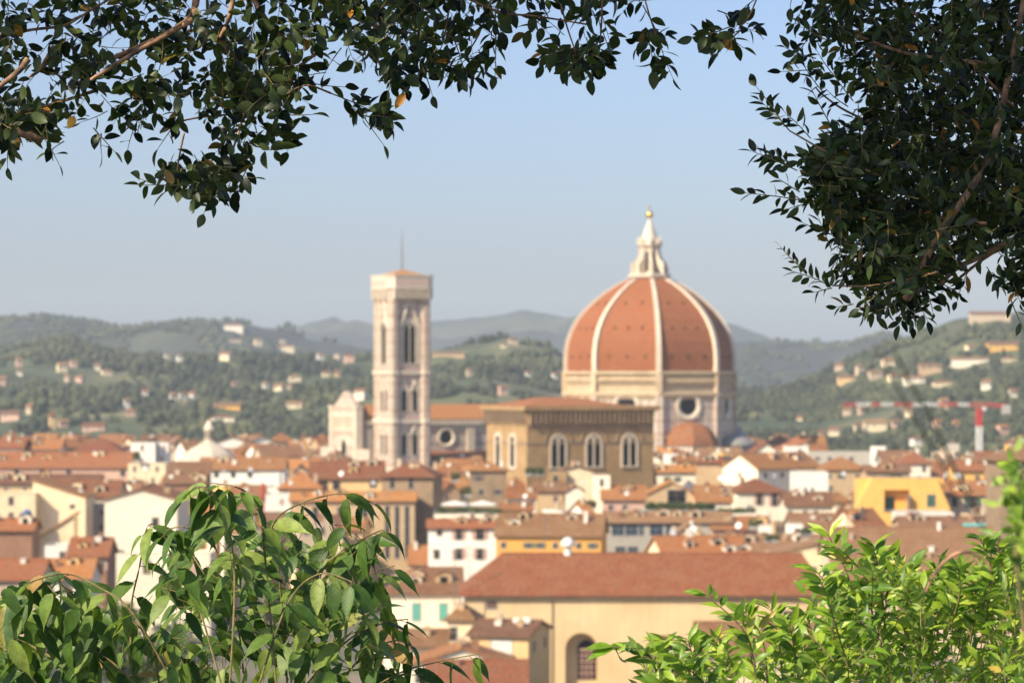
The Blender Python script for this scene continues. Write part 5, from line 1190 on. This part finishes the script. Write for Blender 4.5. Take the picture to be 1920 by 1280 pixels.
BRL = [([(372,-70),(366,10),(348,42),(290,75),(215,108)],.011),([(360,38),(300,72),(235,110),(170,150)],.008),([(366,20),(375,52),(415,78),(452,122),(480,160)],.009),([(448,-60),(430,30),(412,72)],.008),([(450,-50),(505,48),(545,85),(548,120),(540,170)],.008),
       ([(52,112),(28,140),(-40,190)],.009),([(100,88),(75,130),(56,144)],.006),([(600,95),(560,125),(500,165),(430,175),(380,190)],.005),([(620,175),(575,160),(540,175),(515,190)],.003),([(430,215),(350,225),(300,250)],.003),([(180,170),(100,195),(20,215)],.005),
       ([(1562//1,-40),(1560,-20)],.003),([(1202,-30),(1215,20),(1228,60),(1240,90)],.0025),([(1435,-50),(1410,20),(1385,55)],.0025),([(850,-40),(840,30),(825,95),(790,140)],.003),([(930,-40),(905,50),(870,110)],.003),([(1040,-40),(1060,40),(1080,100)],.003),([(1130,-40),(1128,40),(1124,95)],.003),
       ([(-60,60),(0,66),(60,56),(120,48),(160,26),(300,-60)],.005),([(500,-80),(640,20),(700,48),(760,60),(820,76)],.0045),([(700,-80),(860,-10),(940,24),(1000,30),(1100,46)],.004),([(345,250),(335,300),(330,340)],.003),([(470,170),(450,240),(430,300)],.004)]
bb = MB()
for pts, r_ in BRL:
    Y = rnd.uniform(6.6, 7.0) if r_ > .006 else rnd.uniform(6.8, 7.2)
    pp = smooth([P(u, v, Y+rnd.uniform(-.05, .05)) for u, v in pts], 5); bb.tube(pp, [r_*(1-.45*i/len(pp)) for i in range(len(pp))], 7)
# limbs and trunk out of the picture
def limb(pts, rs):
    pp = smooth([Vector(q) for q in pts], 6); n_ = len(pp)-1; m_ = len(rs)-1
    bb.tube(pp, [rs[min(m_-1, int(i/n_*m_))] + (rs[min(m_, int(i/n_*m_)+1)]-rs[min(m_-1, int(i/n_*m_))])*(i/n_*m_-min(m_-1, int(i/n_*m_))) for i in range(n_+1)], 12)
limb([(-3.3, 9.0, 49.6), (-3.15, 8.8, 51.6), (-2.9, 8.3, 53.6), (-2.2, 7.7, 54.6), (-1.3, 7.3, 54.9), (-.4, 7.0, 54.7), (.5, 7.0, 54.45), (1.0, 7.0, 54.2)], [.2, .17, .14, .09, .06, .045, .03, .012])
limb([(-2.5, 7.95, 54.3), (-1.6, 7.2, 54.5), (-.95, 6.95, 54.2), (-.84, 6.9, 54.0)], [.07, .045, .025, .012])
limb([(-2.95, 8.4, 53.4), (-3.0, 7.0, 54.8), (-2.6, 5.8, 55.5), (-1.6, 5.2, 55.8)], [.1, .08, .05, .02])
limb([(-2.6, 8.0, 54.1), (-2.2, 7.3, 54.0), (-1.7, 6.9, 53.8), (-1.2, 6.8, 53.6)], [.06, .04, .02, .01])
fill([(-700,-260),(-60,-260),(-60,230),(-300,200),(-700,60)], 200, (6.6, 8.3), DL, DW, 'oval', rnd)
fill([(-200,-420),(1500,-420),(1500,-60),(-200,-60)], 260, (6.6, 8.0), DL*1.1, DW*1.1, 'oval', rnd)
world_child(bb.build('branch', M['bark'], None, True), TRL)
tag(world_child(tb.build('twigs', M['twig'], None), TRL), kind='stuff')
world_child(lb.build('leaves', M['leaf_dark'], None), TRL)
# right crown
rnd = random.Random(12); lb, tb, bb = LB(), MB(), MB()
RL, RW = .042, .019
MASS = [(1550,-60),(1990,-60),(1990,500),(1900,500),(1850,470),(1800,480),(1750,530),(1700,560),(1640,555),(1600,520),(1590,470),(1560,420),(1540,370),(1520,320),(1530,290),(1590,240),(1615,190),(1590,130),(1570,60),(1555,0)]
fill(MASS, 660, (6.6, 8.0), RL, RW, 'oval', rnd, nl=(5, 8), lenpx=(35, 70))
fill([(1640,40),(1990,0),(1990,440),(1700,440),(1620,320)], 330, (7.0, 8.3), RL*1.1, RW*1.1, 'oval', rnd, nl=(5, 8), lenpx=(40, 80))
fill([(1880,500),(1935,500),(1935,570),(1880,560)], 12, (6.8, 7.3), RL, RW, 'oval', rnd, lenpx=(25, 45))
fill([(1480,20),(1590,0),(1600,150),(1540,150),(1490,110)], 16, (6.8, 7.3), RL, RW, 'oval', rnd, nl=(4, 7), lenpx=(35, 65))
fill([(1500,310),(1560,250),(1600,230),(1600,330),(1530,400),(1510,370)], 26, (6.8, 7.3), RL, RW, 'oval', rnd, nl=(5, 8), lenpx=(35, 65))
fill([(1560,400),(1640,380),(1800,420),(1790,500),(1750,550),(1700,580),(1630,560),(1580,520)], 120, (6.8, 7.5), RL, RW, 'oval', rnd, nl=(5, 8), lenpx=(35, 65))
fill([(1530,300),(1600,240),(1650,300),(1640,400),(1560,420)], 50, (6.8, 7.4), RL, RW, 'oval', rnd, nl=(5, 8), lenpx=(35, 65))
SPR = [((1530,110),(1465,95),6),((1560,80),(1500,55),5),((1540,130),(1470,135),5),((1570,150),(1520,90),5),((1600,60),(1545,30),6),((1640,40),(1590,10),6),((1545,175),(1500,125),5),((1590,200),(1545,175),4),((1600,190),(1555,140),5),
       ((1480,245),(1428,180),9),((1470,235),(1430,165),4),((1520,260),(1470,200),7),((1555,230),(1520,170),5),((1495,320),(1400,275),10),((1480,305),(1440,290),5),((1500,375),(1400,357),8),((1500,360),(1455,335),4),((1530,380),(1470,385),5),
       ((1560,440),(1510,425),5),((1560,470),(1530,400),5),((1555,535),(1490,500),8),((1510,508),(1458,468),8),((1560,540),(1530,545),4),((1600,570),(1567,578),4),((1620,560),(1640,595),5),((1680,570),(1625,595),6),((1700,570),(1690,612),6),((1720,560),(1735,600),5),((1740,550),(1750,580),4),((1760,530),(1800,545),5),((1820,500),(1785,560),5),((1850,500),(1880,545),6),((1900,530),(1915,575),5),((1895,560),(1915,620),3),((1640,200),(1585,235),6),((1560,300),(1500,290),5)]
for (a, b, n) in SPR:
    Y = rnd.uniform(6.8, 7.2); pa, pb = P(*a, Y), P(*b, Y + rnd.uniform(-.05, .05)); small = .55 if b == (1458, 468) else 1
    sprig(lb, tb, pa, pb-pa, (pb-pa).length, int(n*1.4), RL*small, RW*small, 'oval', rnd, start=.1, tr=.0017)
BRR = [([(1990,420),(1900,450),(1840,480),(1790,505),(1760,540)],.010),([(1990,450),(1880,465),(1800,520)],.006),([(1700,560),(1720,520),(1760,440),(1850,300),(1900,100),(1930,-60)],.012),([(1560,535),(1640,535),(1760,510)],.004),
       ([(1500,320),(1600,350),(1720,400),(1850,420)],.006),([(1480,245),(1560,290),(1650,330)],.004),([(1530,165),(1545,180),(1590,210),(1700,260)],.004),([(1500,375),(1620,390),(1740,440)],.005),([(1590,60),(1700,100),(1850,120)],.007),([(1640,-20),(1760,60),(1900,200)],.005)]
for pts, r_ in BRR:
    Y = rnd.uniform(6.8, 7.2); pp = smooth([P(u, v, Y+rnd.uniform(-.05, .05)) for u, v in pts], 5); bb.tube(pp, [r_*(.5+.5*i/len(pp)) if pts[0][0] < 1700 else r_*(1-.4*i/len(pp)) for i in range(len(pp))], 7)
limb([(3.6, 9.0, 49.6), (3.5, 8.8, 51.6), (3.2, 8.3, 53.2), (2.5, 7.8, 54.0), (1.7, 7.35, 54.1), (1.2, 7.2, 54.14), (.6, 6.9, 54.6), (0, 6.6, 55)], [.22, .19, .15, .11, .085, .07, .045, .02])
limb([(3.3, 8.5, 52.8), (2.9, 7.2, 54.6), (2.0, 6.2, 55.5), (.8, 5.5, 55.8)], [.13, .09, .05, .02])
limb([(2.9, 8.1, 53.6), (2.2, 7.5, 53.3), (1.6, 7.2, 53.2), (1.42, 7.1, 53.3)], [.07, .05, .02, .012])
fill([(1990,-300),(2700,-300),(2700,380),(2300,560),(1990,520)], 420, (6.8, 8.6), RL*1.1, RW*1.1, 'oval', rnd, nl=(5, 8), lenpx=(40, 80))
fill([(1500,-420),(2700,-420),(2700,-60),(1500,-60)], 260, (6.6, 8.3), RL*1.2, RW*1.2, 'oval', rnd, nl=(5, 8), lenpx=(40, 80))
world_child(bb.build('branch', M['bark'], None, True), TRR)
tag(world_child(tb.build('twigs', M['twig'], None), TRR), kind='stuff')
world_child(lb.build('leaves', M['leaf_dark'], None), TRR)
# upper crowns over the camera, above the picture, that shade the boughs
rnd = random.Random(13)
for par, n_, cen, rad in ((TRL, 1500, (-2.6, 5.6, 55.6), (2.1, 1.9, .55)), (TRR, 5600, (-.2, 5.7, 55.7), (1.9, 1.8, .55))):
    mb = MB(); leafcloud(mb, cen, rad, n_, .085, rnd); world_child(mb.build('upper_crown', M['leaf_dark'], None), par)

# ---------- toothed-leaf shrub, lower left
rnd = random.Random(31); lb, tb = LB(), MB()
SH = tag(empty('broadleaf_shrub', (-.8, 6.6, 50.1)), 'shrub with large drooping pointed toothed leaves in the lower left', 'shrub')
HL, HW = .116, .040
TW = [[(430,1300),(440,1100),(428,985),(400,925),(368,912),(345,935)],[(520,1300),(500,1080),(490,985),(468,930),(440,912),(395,905)],[(540,1300),(522,1060),(510,985),(560,945),(640,925),(695,940)],[(560,1250),(600,1080),(650,1030),(700,1000),(722,992)],
      [(250,1300),(245,1150),(262,1060),(275,990),(292,982)],[(330,1290),(250,1150),(185,1100),(120,1075),(45,1095)],[(250,1330),(150,1190),(60,1130),(-20,1120)],[(560,1300),(640,1210),(705,1170),(765,1160)],[(640,1330),(740,1265),(820,1240),(900,1225)],
      [(300,1290),(275,1190),(190,1130),(120,1100),(110,1070)],[(420,1300),(370,1130),(330,1060),(310,1000),(345,985)],[(600,1300),(640,1150),(690,1080),(740,1060)],[(460,1300),(440,1150),(380,1070),(350,1020)],[(100,1340),(40,1240),(-20,1200)],[(160,1340),(130,1260),(60,1210),(10,1190)],
      [(480,1300),(540,1130),(600,1075),(660,1090)],[(620,1300),(680,1230),(740,1200),(780,1215)],[(380,1330),(330,1210),(300,1170)],[(300,1330),(210,1240),(150,1210)]]
for pts in TW:
    Y = rnd.uniform(6.2, 6.9); pp = smooth([P(u, v, Y + rnd.uniform(-.06, .06)) for u, v in pts], 6)
    tb.tube(pp, [.0022*(1-.75*i/len(pp))+.0008 for i in range(len(pp))], 6)
    n = len(pp); i = n//4; s = 1
    while i < n:
        t = i/n; p_ = pp[min(i, n-1)]; ax = (pp[min(i+1, n-1)]-pp[max(0, i-1)]).normalized(); s = -s
        out = Vector((s*.55 + ax.x*.5, rnd.uniform(-.7, .5), -.75 + ax.z*.35 + rnd.uniform(-.25, .35)))
        nr = Vector((s*.5, -.55, .9)) + rv(rnd)*.45; q = rnd.uniform(.72, 1.1)
        b_ = p_ + out.normalized()*.012; tb.bar(p_, b_, .0009); lb.leaf(b_, out, nr, HL*q, HW*q, 'tooth', rnd.uniform(.25, 1.0), rnd.uniform(.15, .5)); i += rnd.choice((1, 2, 2))
FP = [(-30,1165),(60,1140),(130,1120),(180,1110),(260,1180),(330,1050),(380,990),(450,985),(520,1000),(600,990),(690,1040),(715,1120),(740,1200),(770,1300),(-30,1310)]
for _ in range(470):
    u, v = randin(FP, rnd)
    if 215 < u < 310 and 1120 < v < 1290 and rnd.random() < .8: continue
    if 330 < u < 420 and 1050 < v < 1110 and rnd.random() < .6: continue
    p_ = P(u, v - 30, rnd.uniform(6.3, 7.3)); a = rnd.uniform(-1.0, 1.0); out = Vector((math.sin(a), rnd.uniform(-.6, .5), -math.cos(a)*.9 + rnd.uniform(0, .7)))
    nr = Vector((-out.x*.2, -.5, .9)) + rv(rnd)*.5; q = rnd.uniform(.6, 1.08)
    tb.tube([p_ - out.normalized()*.03 + rv(rnd)*.01, p_], .001, 4); lb.leaf(p_, out, nr, HL*q, HW*q, 'tooth', rnd.uniform(.2, .9), rnd.uniform(.1, .5))
for _ in range(90):
    u, v = randin([(-30, 1110), (60, 1100), (150, 1105), (190, 1180), (180, 1300), (-30, 1300)], rnd); p_ = P(u, v-20, rnd.uniform(6.2, 6.8)); a = rnd.uniform(-.9, .9)
    lb.leaf(p_, Vector((math.sin(a), rnd.uniform(-.4, .4), -math.cos(a))), Vector((0, -.6, .8))+rv(rnd)*.4, HL*rnd.uniform(.7, 1.1), HW*rnd.uniform(.7, 1.1), 'tooth', rnd.uniform(.2, .9), rnd.uniform(.1, .5))
for _ in range(260):
    u, v = randin([(-600, 1200), (-30, 1130), (-30, 1700), (-600, 1700)], rnd) if rnd.random() < .5 else randin([(-30, 1310), (780, 1310), (700, 1700), (-30, 1700)], rnd)
    p_ = P(u, v, rnd.uniform(6.2, 7.2)); a = rnd.uniform(-.9, .9)
    lb.leaf(p_, Vector((math.sin(a), rnd.uniform(-.4, .4), -math.cos(a))), Vector((0, -.6, .8))+rv(rnd)*.4, HL, HW, 'tooth', rnd.uniform(.2, .9), rnd.uniform(.1, .5))
bb = MB()
for pts in TW[::2]:
    a = P(pts[0][0], 1300, 6.6); b = Vector((-.8 + rnd.uniform(-.2, .2), 6.6, 50.15)); bb.tube(smooth([b, (a+b)/2 + rv(rnd)*.06, a], 4), .008, 6)
world_child(bb.build('stem', M['bark'], None, True), SH); tag(world_child(tb.build('twigs', M['twig'], None), SH), kind='stuff'); world_child(lb.build('leaves', M['leaf_hack'], None), SH)

# ---------- bright green shrub, lower right
rnd = random.Random(41); lb, tb = LB(), MB()
SB = tag(empty('bright_shrub', (1.0, 5.9, 50.3)), 'bright green shrub with narrow upright leaves in the lower right', 'shrub')
BL, BW = .060, .0175
SHO = [((1240,1300),(1215,1225),(1150,1212)),((1260,1300),(1260,1240),(1245,1200)),((1300,1300),(1300,1240),(1290,1200)),((1420,1300),(1400,1190),(1320,1112)),((1440,1300),(1430,1200),(1395,1145)),((1470,1300),(1460,1200),(1445,1140)),((1380,1300),(1360,1230),(1330,1190)),((1500,1300),(1490,1220),(1480,1170)),
       ((1620,1200),(1590,1080),(1552,1000)),((1640,1180),(1620,1080),(1570,1025)),((1660,1180),(1650,1080),(1636,1020)),((1700,1180),(1690,1090),(1665,1035)),((1700,1200),(1705,1110),(1700,1060)),((1590,1250),(1560,1150),(1540,1090)),((1720,1200),(1730,1130),(1725,1080)),((1780,1180),(1800,1110),(1795,1060)),
       ((1840,1200),(1860,1080),(1838,1010)),((1880,1150),(1880,1060),(1870,1020)),((1910,1150),(1915,1080),(1905,1030)),((1820,1200),(1830,1120),(1815,1070)),((1540,1300),(1530,1210),(1510,1150)),((1760,1200),(1750,1120),(1760,1075)),((1580,1180),(1560,1110),(1530,1070)),((1340,1300),(1310,1270),(1270,1235))]
for a, b, c in SHO:
    Y = rnd.uniform(5.6, 6.1); pp = smooth([P(*a, Y+.05), P(*b, Y), P(*c, Y-.03)], 7); tb.tube(pp, [.0028*(1-.7*i/len(pp)) for i in range(len(pp))], 5); s = 1
    big = a == (1240, 1300)
    for i in range(2, len(pp)):
        for rep in range(2 if i % 2 else 1):
            ax = (pp[i]-pp[i-1]).normalized(); s = -s; pr = Vector((s, rnd.uniform(-.9, .9), rnd.uniform(-.2, .3))).normalized(); out = ax*.8+pr*rnd.uniform(.5, .95) + Vector((0, 0, -.15)); q = rnd.uniform(.7, 1.1)
            lb.leaf(pp[i], out, Ez*.6+Vector((0, -.5, 0))+rv(rnd)*.5, BL*q*(1.15 if big else 1), BW*q*(1.6 if big else 1), 'lance', rnd.uniform(.2, .9), rnd.uniform(.15, .5))
def bfill(poly, n, Yr):
    for _ in range(n):
        u, v = randin(poly, rnd); Y = rnd.uniform(*Yr); d = Vector((rnd.gauss(0, .5), rnd.gauss(0, .5), 1)); ln = rnd.uniform(.06, .11)
        sprig(lb, tb, P(u, v, Y) - d.normalized()*ln*.3, d, ln, rnd.randint(5, 8), BL*.85, BW, 'lance', rnd, ang=48, tr=.0014, curl=(.2, .9), nup=.7)
bfill([(1560,1120),(1640,1090),(1720,1120),(1800,1100),(1860,1070),(1940,1080),(1940,1310),(1520,1310),(1540,1200)], 270, (5.6, 6.7))
bfill([(1200,1310),(2500,1310),(2400,1650),(1300,1650)], 200, (5.6, 6.7)); bfill([(1940,1080),(2500,1200),(2500,1310),(1940,1310)], 90, (5.6, 6.7))
bfill([(1200,1275),(1300,1250),(1400,1210),(1520,1190),(1540,1310),(1190,1310)], 48, (5.6, 6.5))
bb = MB()
for _ in range(9):
    a = P(rnd.uniform(1250, 1900), 1290, rnd.uniform(5.8, 6.3)); b = Vector((1.0+rnd.uniform(-.15, .15), 5.95, 50.2)); bb.tube(smooth([b, (a+b)/2+rv(rnd)*.08, a], 4), .007, 6)
world_child(bb.build('stem', M['bark'], None, True), SB); tag(world_child(tb.build('twigs', M['twig'], None), SB), kind='stuff'); world_child(lb.build('leaves', M['leaf_bright'], None), SB)

# ---------- nearer yellow-green climbing shoots at the right edge
rnd = random.Random(51); lb, tb = LB(), MB()
SC = tag(empty('climbing_shrub', (.95, 3.8, 51.0)), 'blurred yellow green leafy shoots climbing at the right edge', 'shrub')
for (u, v, n, sp) in ((1898, 905, 46, 26), (1908, 950, 40, 26), (1905, 1000, 12, 14), (1915, 1060, 14, 18), (1900, 870, 8, 16)):
    for _ in range(n):
        p_ = P(u+rnd.gauss(0, sp*.6)+6, v+rnd.gauss(0, sp), rnd.uniform(3.3, 3.9)); lb.leaf(p_, rv(rnd)+Vector((0, 0, .1)), Ez*.4+rv(rnd), .03*rnd.uniform(.7, 1.2), .012, 'lance', .4, .3)
pp = smooth([Vector((.95, 3.8, 51.0)), P(1930, 1250, 3.7), P(1912, 1060, 3.65), P(1905, 950, 3.6), P(1917, 880, 3.6)], 5); tb.tube(pp, .003, 6)
world_child(tb.build('stem', M['twig'], None), SC); world_child(lb.build('leaves', M['leaf_bright'], None), SC)
# dry arching stems close to the lens
def arc(label, pts, Y, r_, m_='bark'):
    q = tag(empty('drooping_stem', (PX(pts[0][0], Y), Y, 50.8)), label, 'stem'); mb = MB()
    pp = smooth([P(u, v, Y) for u, v in pts], 8); mb.tube(pp, [r_*(.35+.65*math.sin(math.pi*min(1, (i+1)/len(pp)))) for i in range(len(pp))], 6)
    world_child(mb.build('blade', M[m_], None, True), q)
M['dryblade'] = plain('dry_grass', (.03, .035, .025), .7)
arc('left of two dark blurred grass blades falling across the right hill', [(1640,640),(1668,700),(1705,768),(1742,830),(1775,890),(1800,950)], 2.7, .0016, 'dryblade')
arc('right of two dark blurred grass blades falling across the right hill', [(1668,640),(1700,706),(1738,770),(1768,830),(1795,890),(1835,970),(1850,1010)], 2.6, .0021, 'dryblade')
arc('dark blurred arching stem among the bright shrub', [(1735,1110),(1752,1075),(1780,1045),(1810,1034),(1840,1044),(1860,1070)], 4.2, .0035, 'bark')
# rounded garden tree below, seen through the toothed leaves
rnd = random.Random(61); Yg = 120.0
GT = tag(empty('garden_tree', (PX(265, Yg), Yg, 4)), 'blurred olive green tree seen through the toothed leaves', 'tree'); zc_ = PZ(1225, Yg)-4
mb = MB()
for _ in range(14): leafcloud(mb, (rnd.gauss(0, 1.1), rnd.gauss(0, 1.1), zc_+rnd.gauss(0, .9)), (1.1, 1.1, .9), 260, .16, rnd)
mb.build('crown', M['crown'], GT); mb = MB(); mb.tube([(0, 0, -2), (.1, 0, zc_*.5), (0, .1, zc_)], [.3, .22, .1], 8); mb.build('trunk', M['bark'], GT)

# ------------------------------------------------------------------ air
mb = MB(); mb.box(-9000, 9000, -200, 12500, -3, 420)
hz = mb.build('haze', bpy.data.materials.new('haze')); hm = hz.data.materials[0]; hm.use_nodes = True; hn = hm.node_tree.nodes
hn.remove(hn['Principled BSDF']); pv = hn.new('ShaderNodeVolumePrincipled'); pv.inputs['Color'].default_value = (.80, .90, 1, 1); pv.inputs['Density'].default_value = .000085; pv.inputs['Anisotropy'].default_value = .0
hm.node_tree.links.new(pv.outputs[0], hn['Material Output'].inputs['Volume']); tag(hz, 'thin summer haze over the valley', kind='stuff')
